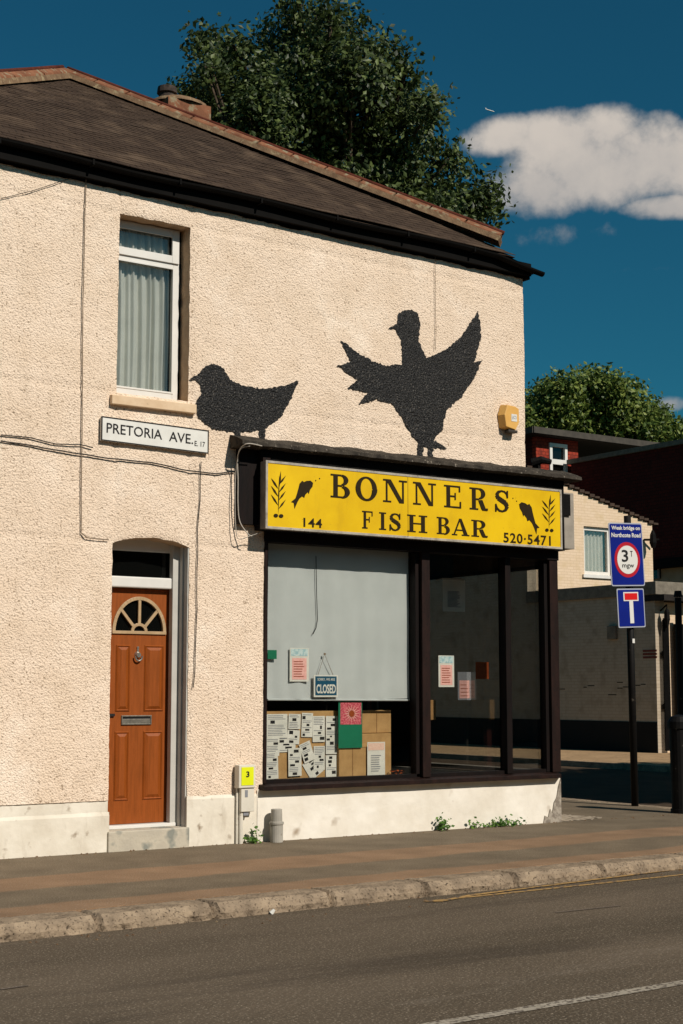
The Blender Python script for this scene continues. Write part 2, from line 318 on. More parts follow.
# slab-serif glyphs, cap height 1, returned as 2D polygons
def bowl(cx, cy, ro, ri, a0, a1, n=14, icx=None):
    icx = cx if icx is None else icx; ps = []
    for i in range(n):
        t0 = R(a0 + (a1 - a0) * i / n); t1 = R(a0 + (a1 - a0) * (i + 1) / n)
        ps.append([(icx + ri[0] * math.cos(t0), cy + ri[1] * math.sin(t0)), (cx + ro[0] * math.cos(t0), cy + ro[1] * math.sin(t0)),
                   (cx + ro[0] * math.cos(t1), cy + ro[1] * math.sin(t1)), (icx + ri[0] * math.cos(t1), cy + ri[1] * math.sin(t1))])
    return ps
def bxp(x0, y0, x1, y1): return [(x0, y0), (x1, y0), (x1, y1), (x0, y1)]
def glyph(c):
    T = .2; t = .075; P_ = []
    if c in 'BREFHI':
        P_ += [bxp(.12, t, .12 + T, 1 - t), bxp(0, 0, .44, t), bxp(0, 1 - t, .44, 1)]
    if c == 'I': return P_, .44
    if c == 'B':
        P_ += [bxp(.44, 0, .50, t), bxp(.44, 1 - t, .48, 1), bxp(.32, .48, .5, .48 + t)]
        P_ += bowl(.48, .765, (.30, .235), (.10, .16), -90, 90) + bowl(.50, .265, (.34, .265), (.13, .19), -90, 90); return P_, .86
    if c == 'R':
        P_ += [bxp(.44, 1 - t, .48, 1), bxp(.32, .45, .48, .45 + t)] + bowl(.48, .745, (.32, .255), (.11, .18), -90, 90)
        P_ += [[(.44, .45), (.64, .47), (.80, .10), (.92, .10), (.92, 0), (.66, 0), (.60, .06)]]; return P_, .92
    if c in 'EF':
        P_ += [bxp(.44, 1 - t, .84, 1), bxp(.76, .72, .84, 1 - t), bxp(.32, .48, .60, .48 + t), bxp(.54, .36, .61, .68)]
        if c == 'E': P_ += [bxp(.44, 0, .88, t), bxp(.80, t, .88, .30)]
        return P_, .88
    if c == 'H':
        P_ += [bxp(.72, t, .72 + T, 1 - t), bxp(.60, 0, 1.04, t), bxp(.60, 1 - t, 1.04, 1), bxp(.32, .47, .72, .47 + t)]; return P_, 1.04
    if c == 'N':
        P_ += [bxp(.12, t, .20, 1 - t), bxp(0, 0, .36, t), bxp(0, 1 - t, .22, 1), bxp(.84, .0, .92, 1 - t), bxp(.70, 1 - t, 1.06, 1), [(.12, 1), (.34, 1), (.92, .0), (.72, .0)]]; return P_, 1.06
    if c == 'A':
        P_ += [[(.10, t), (.19, t), (.50, .90), (.44, 1)], [(.42, 1), (.58, 1), (.94, t), (.70, t)], bxp(0, 0, .32, t), bxp(.58, 0, 1.04, t), bxp(.24, .28, .74, .28 + t)]; return P_, 1.04
    if c == 'O':
        return bowl(.46, .5, (.46, .52), (.25, .44), 0, 360, 28), .92
    if c == 'S':
        pts = [(.68, .72, .04), (.66, .84, .05), (.54, .94, .045), (.38, .965, .04), (.20, .90, .07), (.12, .76, .10), (.19, .63, .11), (.38, .53, .115), (.58, .43, .115), (.67, .28, .105), (.60, .12, .07), (.42, .035, .04), (.26, .055, .045), (.12, .16, .05), (.07, .30, .04)]
        for i in range(len(pts) - 1):
            a, b = pts[i], pts[i + 1]; d = Vector((b[0] - a[0], b[1] - a[1])).normalized(); n = Vector((-d.y, d.x)); e = d * .012
            P_.append([(a[0] - n.x * a[2] - e.x, a[1] - n.y * a[2] - e.y), (b[0] - n.x * b[2] + e.x, b[1] - n.y * b[2] + e.y), (b[0] + n.x * b[2] + e.x, b[1] + n.y * b[2] + e.y), (a[0] + n.x * a[2] - e.x, a[1] + n.y * a[2] - e.y)])
        P_ += [bxp(.65, .66, .73, 1), bxp(.02, 0, .10, .36)]; return P_, .76
def putglyph(mb, c, fn, u0, v0, u1, v1):
    ps, w = glyph(c)
    for k, p in enumerate(ps):
        mb.add([fn(u0 + a / w * (u1 - u0), v0 + b * (v1 - v0), -.003 - .00025 * k) for a, b in p], [tuple(range(len(p)))])

# ------------------------------------------------------------------ setting: ground, roads, pavements
def kerbY(X): return -3.44 + .043 * (X - 3.6)
def roadmat():
    m = mat('worn_asphalt', '4f4538', '695c4d', scale=.9, rough=.9, bump=.9, bscale=80, spec=.15, contrast=(.3, .7), specks=('9a8d7b', 75, .57, .70), bdist=.012, stretch=(.35, 1, 1))
    return m
M['asphalt'] = roadmat(); grime(M['asphalt'], '3c342c', .55, .72, .55, 2.2, (.12, 1, 1)); grime(M['asphalt'], '8c8072', .60, .74, .4, 1.4, (.25, 1, 1))
def pavemat():
    m = bpy.data.materials.new('banded_pavement_asphalt'); m.use_nodes = True; nt = m.node_tree; b = nt.nodes['Principled BSDF']; b.inputs['Roughness'].default_value = .92; b.inputs['Specular IOR Level'].default_value = .12
    tc = N(nt, 'ShaderNodeTexCoord'); sp = N(nt, 'ShaderNodeSeparateXYZ'); nt.links.new(tc.outputs['Object'], sp.inputs[0])
    n = N(nt, 'ShaderNodeTexNoise'); n.inputs['Scale'].default_value = .7; n.inputs['Detail'].default_value = 3; nt.links.new(tc.outputs['Object'], n.inputs[0])
    n3 = N(nt, 'ShaderNodeTexNoise'); n3.inputs['Scale'].default_value = 12; n3.inputs['Detail'].default_value = 3; nt.links.new(tc.outputs['Object'], n3.inputs[0])
    y = mth(nt, 'ADD', sp.outputs[1], mth(nt, 'MULTIPLY', mth(nt, 'SUBTRACT', n.outputs[0], .5), .35)); y = mth(nt, 'ADD', y, mth(nt, 'MULTIPLY', mth(nt, 'SUBTRACT', n3.outputs[0], .5), .05))
    y = mth(nt, 'SUBTRACT', y, mth(nt, 'MULTIPLY', mth(nt, 'SUBTRACT', sp.outputs[0], 5), .03))
    f = mth(nt, 'DIVIDE', mth(nt, 'ADD', y, 4), 5)
    r = N(nt, 'ShaderNodeValToRGB'); nt.links.new(f, r.inputs[0]); e = r.color_ramp.elements
    G, B = lin('716452'), lin('8a6f56')
    e[0].position = 0; e[0].color = B; e[1].position = .255; e[1].color = B
    for p_, c in [(.265, G), (.395, G), (.405, B), (.535, B), (.545, G), (1, G)]: e.new(p_).color = c
    n2 = N(nt, 'ShaderNodeTexNoise'); n2.inputs['Scale'].default_value = 70; n2.inputs['Detail'].default_value = 2; nt.links.new(tc.outputs['Object'], n2.inputs[0])
    mm = N(nt, 'ShaderNodeMix', data_type='RGBA'); mr = N(nt, 'ShaderNodeMapRange'); nt.links.new(n2.outputs[0], mr.inputs[0]); mr.inputs[1].default_value = .54; mr.inputs[2].default_value = .78
    nt.links.new(mr.outputs[0], mm.inputs[0]); nt.links.new(r.outputs[0], mm.inputs[6]); mm.inputs[7].default_value = lin('9c8b78')
    n4 = N(nt, 'ShaderNodeTexNoise'); n4.inputs['Scale'].default_value = 2.5; n4.inputs['Detail'].default_value = 6; nt.links.new(tc.outputs['Object'], n4.inputs[0])
    m5 = N(nt, 'ShaderNodeMix', data_type='RGBA', blend_type='MULTIPLY'); m5.inputs[0].default_value = 1; nt.links.new(mm.outputs[2], m5.inputs[6])
    mr4 = N(nt, 'ShaderNodeMapRange'); nt.links.new(n4.outputs[0], mr4.inputs[0]); mr4.inputs[1].default_value = .3; mr4.inputs[2].default_value = .7; mr4.inputs[3].default_value = .8; mr4.inputs[4].default_value = 1.12
    nt.links.new(mr4.outputs[0], m5.inputs[7]); nt.links.new(m5.outputs[2], b.inputs['Base Color'])
    bp = N(nt, 'ShaderNodeBump'); bp.inputs['Strength'].default_value = .7; bp.inputs['Distance'].default_value = .012; nt.links.new(n2.outputs[0], bp.inputs['Height']); nt.links.new(bp.outputs[0], b.inputs['Normal'])
    return m
M['pave'] = pavemat()
M['kerb'] = mat('granite_kerb', '7c6d5c', 'a39079', scale=6, rough=.95, bump=1.0, bscale=24, spec=.05, specks=('4a4036', 55, .56, .70), bdist=.02)
M['grass'] = mat('far_ground', '3c3a28', '4c4a34', scale=.1, rough=1)

struct(MB().box(-800, 1200, -800, 1200, -.6, -.13), 'ground', M['grass'])
struct(MB().box(-300, 400, -11.6, -2.9, -.128, -.105), 'road', M['asphalt'])
struct(MB().box(13.9, 21.2, -2.9, 200, -.128, -.109), 'side_road', mat('dark_side_asphalt', '463a30', '544638', scale=1.5, rough=.95, bump=.4, bscale=90, spec=.05))
# near pavement block with curved corner
def edge_pts():
    pts = [(-60, kerbY(3.6)), (3.6, kerbY(3.6)), (11.2, kerbY(11.2))]
    cx, cy, r = 11.2, kerbY(11.2) + 2.9, 2.9
    for i in range(1, 10):
        a = R(-90 + 90 * i / 9); pts.append((cx + r * math.cos(a), cy + r * math.sin(a)))
    pts.append((14.1, 60)); return pts
EP = edge_pts()
def inset(pts, w):
    o = []
    for i, p in enumerate(pts):
        a = Vector(pts[max(i - 1, 0)]); b = Vector(pts[min(i + 1, len(pts) - 1)]); d = (b - a).normalized(); o.append((p[0] - d.y * w, p[1] + d.x * w))
    return o
IN = inset(EP, .30)
pv = MB(); pp = [(x, y, 0) for x, y in IN] + [(-60, 60, 0)]
pv.add([(x, y, 0) for x, y, z in pp] + [(x, y, -.3) for x, y, z in pp], [tuple(range(len(pp)))] + [(i, i + len(pp), (i + 1) % len(pp) + len(pp), (i + 1) % len(pp)) for i in range(len(pp))])
struct(pv, 'pavement', M['pave'])
# kerb stones with rough faces and joints
kb = MB(); L = []
for i in range(len(EP) - 1): L.append((Vector(EP[i]), Vector(EP[i + 1])))
def walk(pts, step):
    outp = [Vector(pts[0])]
    for i in range(len(pts) - 1):
        a, b = Vector(pts[i]), Vector(pts[i + 1]); n = max(1, int((b - a).length / step))
        for k in range(1, n + 1): outp.append(a.lerp(b, k / n))
    return outp
cl = walk([p for p in EP if -5 < p[0] or p[0] == -60][1:], .06); cl = walk([(-4, kerbY(3.6))] + EP[1:10] + [(14.1, 12)], .035)
joints = set(); acc = 0; nxt = .55
js = []
for i in range(1, len(cl)):
    acc += (cl[i] - cl[i - 1]).length
    if acc > nxt: js.append(i); nxt = acc + random.uniform(.85, 1.15)
js = set(js); prof = [(.30, -.004, 0), (.22, .002, 0), (.12, .003, .2), (.035, .0, .6), (.0, -.03, 1), (-.012, -.065, 1), (-.006, -.10, 1), (.0, -.16, .2)]
rows = []
for i, p in enumerate(cl):
    a = cl[max(i - 1, 0)]; b = cl[min(i + 1, len(cl) - 1)]; d = (b - a).normalized(); nrm = Vector((-d.y, d.x)); j = 1 if i in js else 0
    row = []
    for (w, z, am) in prof:
        q = nz(p.x * 5, w * 9 + p.y * 5, z * 12) * .012 + nz(p.x * 16, w * 25, z * 30 + p.y * 16) * .010
        ww = w + q * am + (.03 if j and w < .29 else 0); zz = z + q * .35 - (.035 if j and z > -.12 else 0)
        row.append((p.x + nrm.x * ww, p.y + nrm.y * ww, zz))
    rows.append(row)
n = len(prof); vs = [q for r_ in rows for q in r_]
kb.add(vs, [(i * n + k, i * n + k + 1, (i + 1) * n + k + 1, (i + 1) * n + k) for i in range(len(rows) - 1) for k in range(n - 1)])
struct(kb, 'kerb', M['kerb'])
fp = MB().box(21.35, 26, 3.5, 60, -.3, 0.0); struct(fp, 'far_pavement', mat('far_pavement_paving', '9a7f60', 'ab8e6c', scale=1.5, rough=.95, bump=.3, spec=.05, specks=('5c4c3c', 6, .60, .7)))
fk = MB().box(21.2, 21.348, 3.4, 60, -.3, .004); struct(fk, 'far_kerb', M['kerb'])
struct(MB().box(21.35, 60, -3, 3.49, -.3, 0), 'corner_pavement', M['pave'])
struct(MB().box(-60, 80, -18.9, -11.7, -.3, 0), 'opposite_pavement', M['pave'])
# markings
mk = mat('worn_white_line', '968c7c', 'a89e8e', scale=4, rough=.9, bump=.3, specks=('5c5248', 38, .50, .60))
mky = mat('faded_yellow_line', '9c7c4a', 'b08c56', scale=3, rough=.9, specks=('5c5046', 20, .50, .62))
def strip(mb, pts, w, z):
    a = inset(pts, -w / 2); b = inset(pts, w / 2); n = len(pts)
    mb.add([(x, y, z) for x, y in a] + [(x, y, z) for x, y in b], [(i, i + 1, n + i + 1, n + i) for i in range(n - 1)])
a = PZ(440, 1024, -.105); b = PZ(683, 983, -.105); d = (b - a); mb = MB(); strip(mb, [tuple((a - d * .5).xy), tuple(a.xy), tuple(b.xy), tuple((b + d * .6).xy)], .085, -.101); struct(mb, 'centre_line_marking', mk)
mb = MB(); a = PZ(425, 902, -.105); b = PZ(683, 875, -.105); d = b - a; strip(mb, [tuple(a.xy), tuple(a.lerp(b, .5).xy), tuple(b.xy), tuple((b + d * .4).xy)], .05, -.101)
a2 = PZ(470, 896, -.105); b2 = PZ(683, 869, -.105); strip(mb, [tuple(a.xy), tuple(PZ(440, 902, -.105).xy), tuple(a2.xy), tuple(b2.xy), tuple((b2 + d * .4).xy)], .05, -.0985); struct(mb, 'yellow_line_marking', mky)
patch = mat('asphalt_patch', '5c5146', '6a5e52', scale=3, rough=.9, bump=.6, bscale=120, specks=('988c7c', 90, .6, .7))
mb = MB(); q = [PZ(*p, -.105) for p in [(300, 935), (420, 922), (440, 928), (330, 946)]]; mb.add([(p.x, p.y, -.101) for p in q], [(0, 1, 2, 3)]); pass
mb = MB(); a = PZ(555, 913, -.105); b = PZ(620, 906, -.105); strip(mb, [tuple(a.xy), tuple(b.xy)], .03, -.101); a = PZ(0, 990, -.105); b = PZ(28, 986, -.105); strip(mb, [tuple(a.xy), tuple(b.xy)], .03, -.101); struct(mb, 'faint_line_marking', patch)
# pale spill at the foot of the corner
mb = MB(); pts = []
for i in range(22):
    t = i / 21; x = 560 + 42 * t; pts.append(PZ(x, 814.5 + 3.0 * t + nz(i * .9) * 1.5, 0))
for i in range(22):
    t = 1 - i / 21; x = 560 + 42 * t; pts.append(PZ(x, 822 - 3.5 * t + nz(i * .9, 5) * 2, 0))
mb.add([(p.x, p.y, .004) for p in pts], [tuple(range(len(pts)))]); struct(mb, 'pale_ground_stain', mat('pale_spill', '9c8c78', 'b8a892', scale=9, rough=.95, specks=('6a5c4c', 14, .5, .6)))

# ------------------------------------------------------------------ the corner house
house = root('corner_house', (7.5, 0, 0), 'cream roughcast two storey corner house with slate roof, brown front door and empty shop front', 'house')
XE = 10.95      # upper corner
XS = 11.37      # ground floor shop corner
ZE = 6.20       # wall top
# openings
wx0, wx1 = P(118.5, 300).x, P(190, 300).x
wz0, wz1 = P(190, 402).z, P(190, 226).z
wz0 = P(155, 397).z; wz1 = P(155, 220).z
dx0, dx1 = P(112, 600).x, P(188, 700).x
dz1 = P(150, 543).z
sx0 = P(264, 650).x; sz1 = 3.5
def wally(x, z):
    return -(nz(x * 1.1, z * 1.1) * .010 + nz(x * 9, z * 9, 3) * .0035 + nz(x * 26, z * 26, 7) * .0045)
def archz(x, z):
    # lift the door head into a shallow arch and wobble opening edges
    if dz1 - .6 < z < dz1 + .5 and dx0 - .02 < x < dx1 + .02:
        t = (x - (dx0 + dx1) / 2) / ((dx1 - dx0) / 2); f = max(0, 1 - abs(z - dz1) / .5); return z + (.07 * (1 - t * t) - .02) * f
    return z
cell = .03
def lines(a, b, fixed):
    st = sorted(set([a, b] + [q for q in fixed if a < q < b])); o = []
    for i in range(len(st) - 1):
        n = max(1, round((st[i + 1] - st[i]) / cell)); o += [st[i] + (st[i + 1] - st[i]) * k / n for k in range(n)]
    return o + [b]
pz = .45
xs = lines(3.3, XE, [wx0, wx1, dx0, dx1, sx0]); zs = lines(0.0, ZE, [wz0, wz1, dz1, pz, sz1])
def hole(x, z):
    if wx0 < x < wx1 and wz0 < z < wz1: return 1
    if dx0 < x < dx1 and z < dz1: return 2
    if x > sx0 and z < sz1: return 3
    if z < pz: return 4
    return 0
wb = MB(); idx = {}
def vid(i, j):
    if (i, j) not in idx:
        x, z = xs[i], zs[j]; y = wally(x, z)
        e = .006 * nz(x * 14, z * 14, 21)
        xx, zz = x, archz(x, z)
        near = min(abs(x - wx0), abs(x - wx1), abs(x - dx0), abs(x - dx1)) < .001; nearz = min(abs(z - wz0), abs(z - wz1), abs(z - dz1)) < .001
        if near: xx += .007 * nz(z * 9, x, 4) + .003 * nz(z * 30, x)
        if nearz: zz += .009 * nz(x * 9, z, 4)
        if near or nearz: y += .008
        idx[(i, j)] = len(wb.v); wb.v.append((xx, y, zz))
    return idx[(i, j)]
H_ = {}
for i in range(len(xs) - 1):
    for j in range(len(zs) - 1):
        h = hole((xs[i] + xs[i + 1]) / 2, (zs[j] + zs[j + 1]) / 2); H_[(i, j)] = h
        if h == 0: wb.f.append((vid(i, j), vid(i + 1, j), vid(i + 1, j + 1), vid(i, j + 1)))
rev = {1: MB(), 2: MB()}
def revq(a, b, dep): # reveal strip from wall edge vertices a,b
    A, B = Vector(wb.v[a]), Vector(wb.v[b]); rev[1 if dep < .25 else 2].add([A, B, (B.x, dep, B.z), (A.x, dep, A.z)], [(0, 1, 2, 3), (3, 2, 1, 0)][:1])
for (i, j), h in H_.items():
    if h in (1, 2):
        dep = .20 if h == 1 else .28
        if H_.get((i - 1, j), 9) in (0,): revq(vid(i, j), vid(i, j + 1), dep)
        if H_.get((i + 1, j), 9) in (0,): revq(vid(i + 1, j + 1), vid(i + 1, j), dep)
        if H_.get((i, j + 1), 9) in (0,): revq(vid(i, j + 1), vid(i + 1, j + 1), dep)
        if H_.get((i, j - 1), 9) in (0,): revq(vid(i + 1, j), vid(i, j), dep)
wall = wb.build('wall', M['stucco'], house, smooth=True)
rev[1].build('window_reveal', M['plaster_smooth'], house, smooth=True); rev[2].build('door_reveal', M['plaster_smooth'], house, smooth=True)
# side and rear walls
mb = MB().box(3.3, 3.35, .0, 7, 0, ZE).box(3.36, XE, 7, 7.1, 0, ZE).box(XE - .25, XE - .004, .02, 6.99, 3.3, ZE)
mb.build('side_wall', M['stucco'], house)
# plinth: painted band at the base, 12 mm proud, either side of the door
def plinth(x0, x1, z1, name='plinth'):
    xs_ = lines(x0, x1, []); zs_ = lines(-.02, z1, []); b = MB(); nx = len(xs_); 
    for z in zs_:
        for x in xs_:
            edge = z == z1
            b.v.append((x, -.012 - .004 * nz(x * 3, z * 3, 9) + (.012 if edge else 0), z + (.012 * nz(x * 2.5) if edge else 0)))
    for j in range(len(zs_) - 1):
        for i in range(nx - 1): b.f.append((j * nx + i, j * nx + i + 1, (j + 1) * nx + i + 1, (j + 1) * nx + i))
    xl = x1
    b.add([(x1, -.012, -.02), (x1, .28, -.02), (x1, .28, z1), (x1, -.012, z1)], [(0, 1, 2, 3)])
    b.add([(x0, -.012, -.02), (x0, .28, -.02), (x0, .28, z1), (x0, -.012, z1)], [(3, 2, 1, 0)])
    return b.build(name, M['plinth'], house, smooth=False)
zpl = P(50, 815).z; zpr = P(215, 795).z
plinth(3.3, dx0 + .006, zpl); plinth(dx1 - .006, P(257, 700).x, zpr + .0)
mbf = MB().box(3.3, dx0 - .003, .005, .03, -.02, .5).box(dx1 + .003, sx0, .005, .03, -.02, .5); mbf.build('wall_backing', M['plinth'], house)
# stall riser under the shop window, running out to the shop corner
zs1 = P(266, 787, 0).z; zs2 = P(556, 772, 0).z; zsr = (zs1 + zs2) / 2 - .03
x0_ = P(257, 700).x; xr = lines(x0_ + .001, XS, []); zr = lines(-.02, zsr, []); b = MB(); nx = len(xr)
for z in zr:
    for x in xr: b.v.append((x, -.014 - .006 * nz(x * 2, z * 2, 9) - .002 * nz(x * 12, z * 12), z))
for j in range(len(zr) - 1):
    for i in range(nx - 1): b.f.append((j * nx + i, j * nx + i + 1, (j + 1) * nx + i + 1, (j + 1) * nx + i))
zsr0 = zsr; b.box(x0_ + .01, XS - .001, .01, .12, -.02, zsr - .004); b.add([(XS, -.016, -.02), (XS, 3, -.02), (XS, 3, zsr), (XS, -.016, zsr)], [(0, 1, 2, 3)])
b.box(XS - .15, XS - .004, .13, 6.8, -.02, zsr - .006)
b.build('stall_riser', mat('white_masonry_paint', 'ddd4c4', 'ece5d8', scale=2.6, rough=.8, bump=.35, bscale=14, spec=.12, specks=('a08d76', 3.6, .66, .8)), house, smooth=False)
# exposed rough patch at the corner foot
pts = [(-.26, 0.0), (-.24, .08), (-.19, .06), (-.16, .15), (-.13, .10), (-.10, .22), (-.06, .27), (-.035, .38), (0, .47), (0, 0)]
mb = MB().prism([(XS + a, b_) for a, b_ in pts], planeXZ(-.026), .008)
mb.build('worn_render_patch', mat('bare_cement', '80766a', 'a49a8c', scale=16, rough=1, bump=.8, bscale=30, contrast=(.42, .58)), house)

# roof: hipped front block
zr0, pit = 6.29, .637; ye = -.14; dpk = 3.77; xr_, xl_ = 10.72, 3.18
def tilt(x): return -.085 * (x - 4.5) / 6.4
pk = (xr_ - dpk, ye + dpk, zr0 + pit * dpk)
pk2 = (pk[0], 9, pk[2])
rb = MB().add([(xl_, ye, zr0 - .03), (xr_, ye, zr0 - .1), pk, (xr_, 9, zr0), pk2, (xl_, 9, zr0)], [(0, 1, 2), (1, 3, 4, 2), (0, 2, 4, 5), (3, 5, 4)])
# overlapping course edges give the tiles real thickness
roof = rb.build('roof', M['slate'], house)
cs = MB(); ncs = 46
for k in range(ncs):
    t0 = k / ncs; t1 = (k + 1) / ncs
    for s in range(26):
        u0, u1 = s / 26, (s + 1) / 26
        def rp(u, t, h):
            a = Vector((xl_, ye, zr0)); b = Vector((xr_, ye, zr0)); p = a.lerp(Vector(pk), t).lerp(b.lerp(Vector(pk), t), u); w = .012 * nz(p.x * 1.3, t * 3) + .004 * nz(p.x * 6, k * 3.1) + .003 * nz(p.x * 19, k * 7.1)
            return (p.x, p.y - h * .5 - w * .4, p.z + h * .8 + w + tilt(p.x) * (1 - t) ** 3)
        cs.add([rp(u0, t0, .011), rp(u1, t0, .011), rp(u1, t1, .005), rp(u0, t1, .006)], [(0, 1, 2, 3)])
        cs.add([rp(u0, t0, .004), rp(u1, t0, .004), rp(u1, t0, .011), rp(u0, t0, .011)], [(0, 1, 2, 3)])
cs.build('slate_courses', M['slate'], roof)
# hip tiles: angular tiles on a mortar bed along both hips
def hip(a, b, name):
    a, b = Vector(a), Vector(b); n = 13; d = (b - a) / n; dn = d.normalized(); side = dn.cross(Vector((0, 0, 1))).normalized(); up = side.cross(dn)
    h = MB(); tmo = MB(); top = MB()
    for k in range(n):
        p = a + d * k + dn * .012; q = a + d * (k + 1) - dn * .012; jit = .008 * nz(k * 1.7, a.x)
        for mbx, w, z0, z1 in ((h, .105, .03, .105),):
            w2 = w + .006 * (k % 2)
            pr = [side * w2 + up * (z0 + jit), side * w2 * .92 + up * (z0 + .03 + jit), side * .035 + up * (z1 + jit), -side * .035 + up * (z1 + jit), -side * w2 * .92 + up * (z0 + .03 + jit), -side * w2 + up * (z0 + jit)]
            vs = [p + o for o in pr] + [q + o * .97 for o in pr]; m_ = len(pr)
            mbx.add(vs, [(i, i + 1, m_ + i + 1, m_ + i) for i in range(m_ - 1)] + [tuple(range(m_)), tuple(range(2 * m_ - 1, m_ - 1, -1))])
    top.tube([a + up * .112 + d * i for i in range(n + 1)], [.026 + .004 * nz(i * 3.3) for i in range(n + 1)], 8)
    mp_ = []
    for k in range(n * 5 + 1):
        p = a + d * (k / 5); mp_.append(p)
    vs = []; 
    for k, p in enumerate(mp_):
        j = .012 * nz(k * .9, 3); vs += [p + side * (.135 + j) - up * .02, p + side * (.12 + j) + up * .04, p - side * (.12 + j) + up * .04, p - side * (.135 + j) - up * .02]
    tmo.add(vs, [(4 * k + i, 4 * k + i + 1, 4 * k + 5 + i, 4 * k + 4 + i) for k in range(len(mp_) - 1) for i in range(3)] + [(3, 2, 1, 0), tuple(len(vs) - 4 + i for i in range(4))])
    h.build('hip_tiles', M['ridge'], roof); tmo.build('mortar_bed', M['mortar'], roof); top.build('hip_roll', M['ridgetop'], roof, smooth=True)
hip(pk, (xr_ - .12, ye + .12, zr0 + .08), 'a'); hip(pk, (xl_, ye, zr0), 'b')
# fascia, soffit and gutter
mb = MB(); mb.prism([(3.2, 6.12 + tilt(3.2)), (11.0, 6.12 + tilt(11)), (11.0, 6.26 + tilt(11)), (3.2, 6.26 + tilt(3.2))], planeXZ(-.085), .02); mb.prism([(3.2, 6.125 + tilt(3.2)), (11.0, 6.125 + tilt(11)), (11.0, 6.14 + tilt(11)), (3.2, 6.14 + tilt(3.2))], planeXZ(-.064), .09); mb.build('fascia_board', M['gutter'], house)
mb = MB().add([(10.6, -.14, 6.19), (11.08, -.14, 6.08), (11.08, 7, 6.08), (10.6, 7, 6.24)], [(0, 1, 2, 3)]).box(XE + .001, 11.0, -.06, 7, 6.0, 6.07); mb.build('side_eave', M['gutter'], house)
mb = MB()
n = 60
def gprof(k): a = R(180 + 180 * k / 7); return (-.135 + .045 * math.cos(a), 6.262 + .042 * math.sin(a))
vs = []
for i in range(n + 1):
    x = 3.1 + (11.12 - 3.1) * i / n; sag = -.012 * math.sin(i * .35) - (.0 if i < n - 5 else .018 * (i - n + 5)) + tilt(x)
    vs += [(x, gprof(k)[0], gprof(k)[1] + sag) for k in range(8)]
mb.add(vs, [(8 * i + k, 8 * i + k + 1, 8 * i + 9 + k, 8 * i + 8 + k) for i in range(n) for k in range(7)] + [tuple(range(8 * n, 8 * n + 8))])
for x in (3.8, 4.7, 5.6, 6.5, 7.4, 8.3, 9.2, 10.1): mb.box(x, x + .02, -.186, -.09, 6.214 + tilt(x), 6.218 + tilt(x)).box(x, x + .02, -.186, -.182, 6.214 + tilt(x), 6.27 + tilt(x))
mb.build('gutter', M['gutter'], house, smooth=False)
# eave shadow painted as a black strip on the wall, irregular lower edge
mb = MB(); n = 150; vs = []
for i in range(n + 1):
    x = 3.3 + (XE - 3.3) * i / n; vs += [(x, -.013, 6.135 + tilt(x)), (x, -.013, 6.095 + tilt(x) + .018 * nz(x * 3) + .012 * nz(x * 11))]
mb.add(vs, [(2 * i, 2 * i + 1, 2 * i + 3, 2 * i + 2) for i in range(n)]); mb.build('eave_shadow_strip', M['gutter'], house)

# rear chimney just showing over the hip
ch = root('chimney_stack', PF(180, 118, 22), 'low rendered chimney stack with one dark pot, poking over the roof slope before the tree', 'chimney')
cc = PF(180, 108, 22); zc = cc.z
mb = MB(); 
for k in range(1): mb.box(cc.x - .35, cc.x + .35, cc.y - .3, cc.y + .3, zc - 2.4, zc + .0)
vs = []; nn = 16
for j, (rr, zz) in enumerate([(.44, 0), (.42, .05), (.30, .10), (.14, .13)]):
    for i in range(nn): a = 2 * math.pi * i / nn; vs.append((cc.x + rr * math.cos(a), cc.y + rr * math.sin(a) * .8, zc + zz + .01 * nz(i, j)))
mb2 = MB().add(vs, [(j * nn + i, j * nn + (i + 1) % nn, (j + 1) * nn + (i + 1) % nn, (j + 1) * nn + i) for j in range(3) for i in range(nn)] + [tuple(range(3 * nn, 4 * nn))])
mb.build('stack', M['ridge'], ch); mb2.build('mortar_cap', M['mortar'], ch, smooth=True)
cp = PF(167, 100, 22)
MB().tube([(cp.x, cp.y, zc + .05), (cp.x, cp.y, zc + .20), (cp.x, cp.y, zc + .21), (cp.x, cp.y, zc + .30)], [.13, .12, .15, .14], 14).build('chimney_pot', mat('sooty_pot', '2c2420', '4c4038', scale=12, rough=.9), ch)

# upper window
win = MB(); wY = .17; f = planeXZ(wY)
X0, X1, Z0, Z1 = wx0 - .03, P(179, 300, wY).x, wz0 + .03, wz1 + .02
ringf(win, f, X0, Z0, X1, Z1, .062, .06)
ztr = P(150, 260, wY).z
win.prism(rect(X0 + .062, ztr - .045, X1 - .062, ztr + .045), f, .06)
wf = win.build('window', M['upvc'], house, bevel=.004)
w2 = MB(); f2 = planeXZ(wY - .018)
ringf(w2, f2, X0 + .015, ztr + .002, X1 - .012, Z1 - .03, .075, .017); w2.build('top_sash', M['upvc'], wf, bevel=.004)
w3 = MB(); ringf(w3, planeXZ(wY - .006), X0 + .055, Z0 + .055, X1 - .055, ztr - .038, .018, .005); w3.build('beading', M['upvc'], wf, bevel=.002)
MB().box(X0 + .05, X1 - .05, wY + .03, wY + .036, Z0 + .05, Z1 - .05).build('pane', M['glassup'], wf)
mb = MB(); zsl = P(155, 397).z
mb.add([(wx0 - .07, -.05, zsl - .035), (wx1 + .06, -.05, zsl - .035), (wx1 + .06, .2, zsl + .0), (wx0 - .07, .2, zsl + .0), (wx0 - .07, -.05, zsl - .12), (wx1 + .06, -.05, zsl - .12), (wx1 + .06, .2, zsl - .12), (wx0 - .07, .2, zsl - .12)],
       [(0, 1, 2, 3), (4, 7, 6, 5), (0, 4, 5, 1), (1, 5, 6, 2), (2, 6, 7, 3), (3, 7, 4, 0)])
mb.build('sill', M['sillpaint'], wf, bevel=.006)
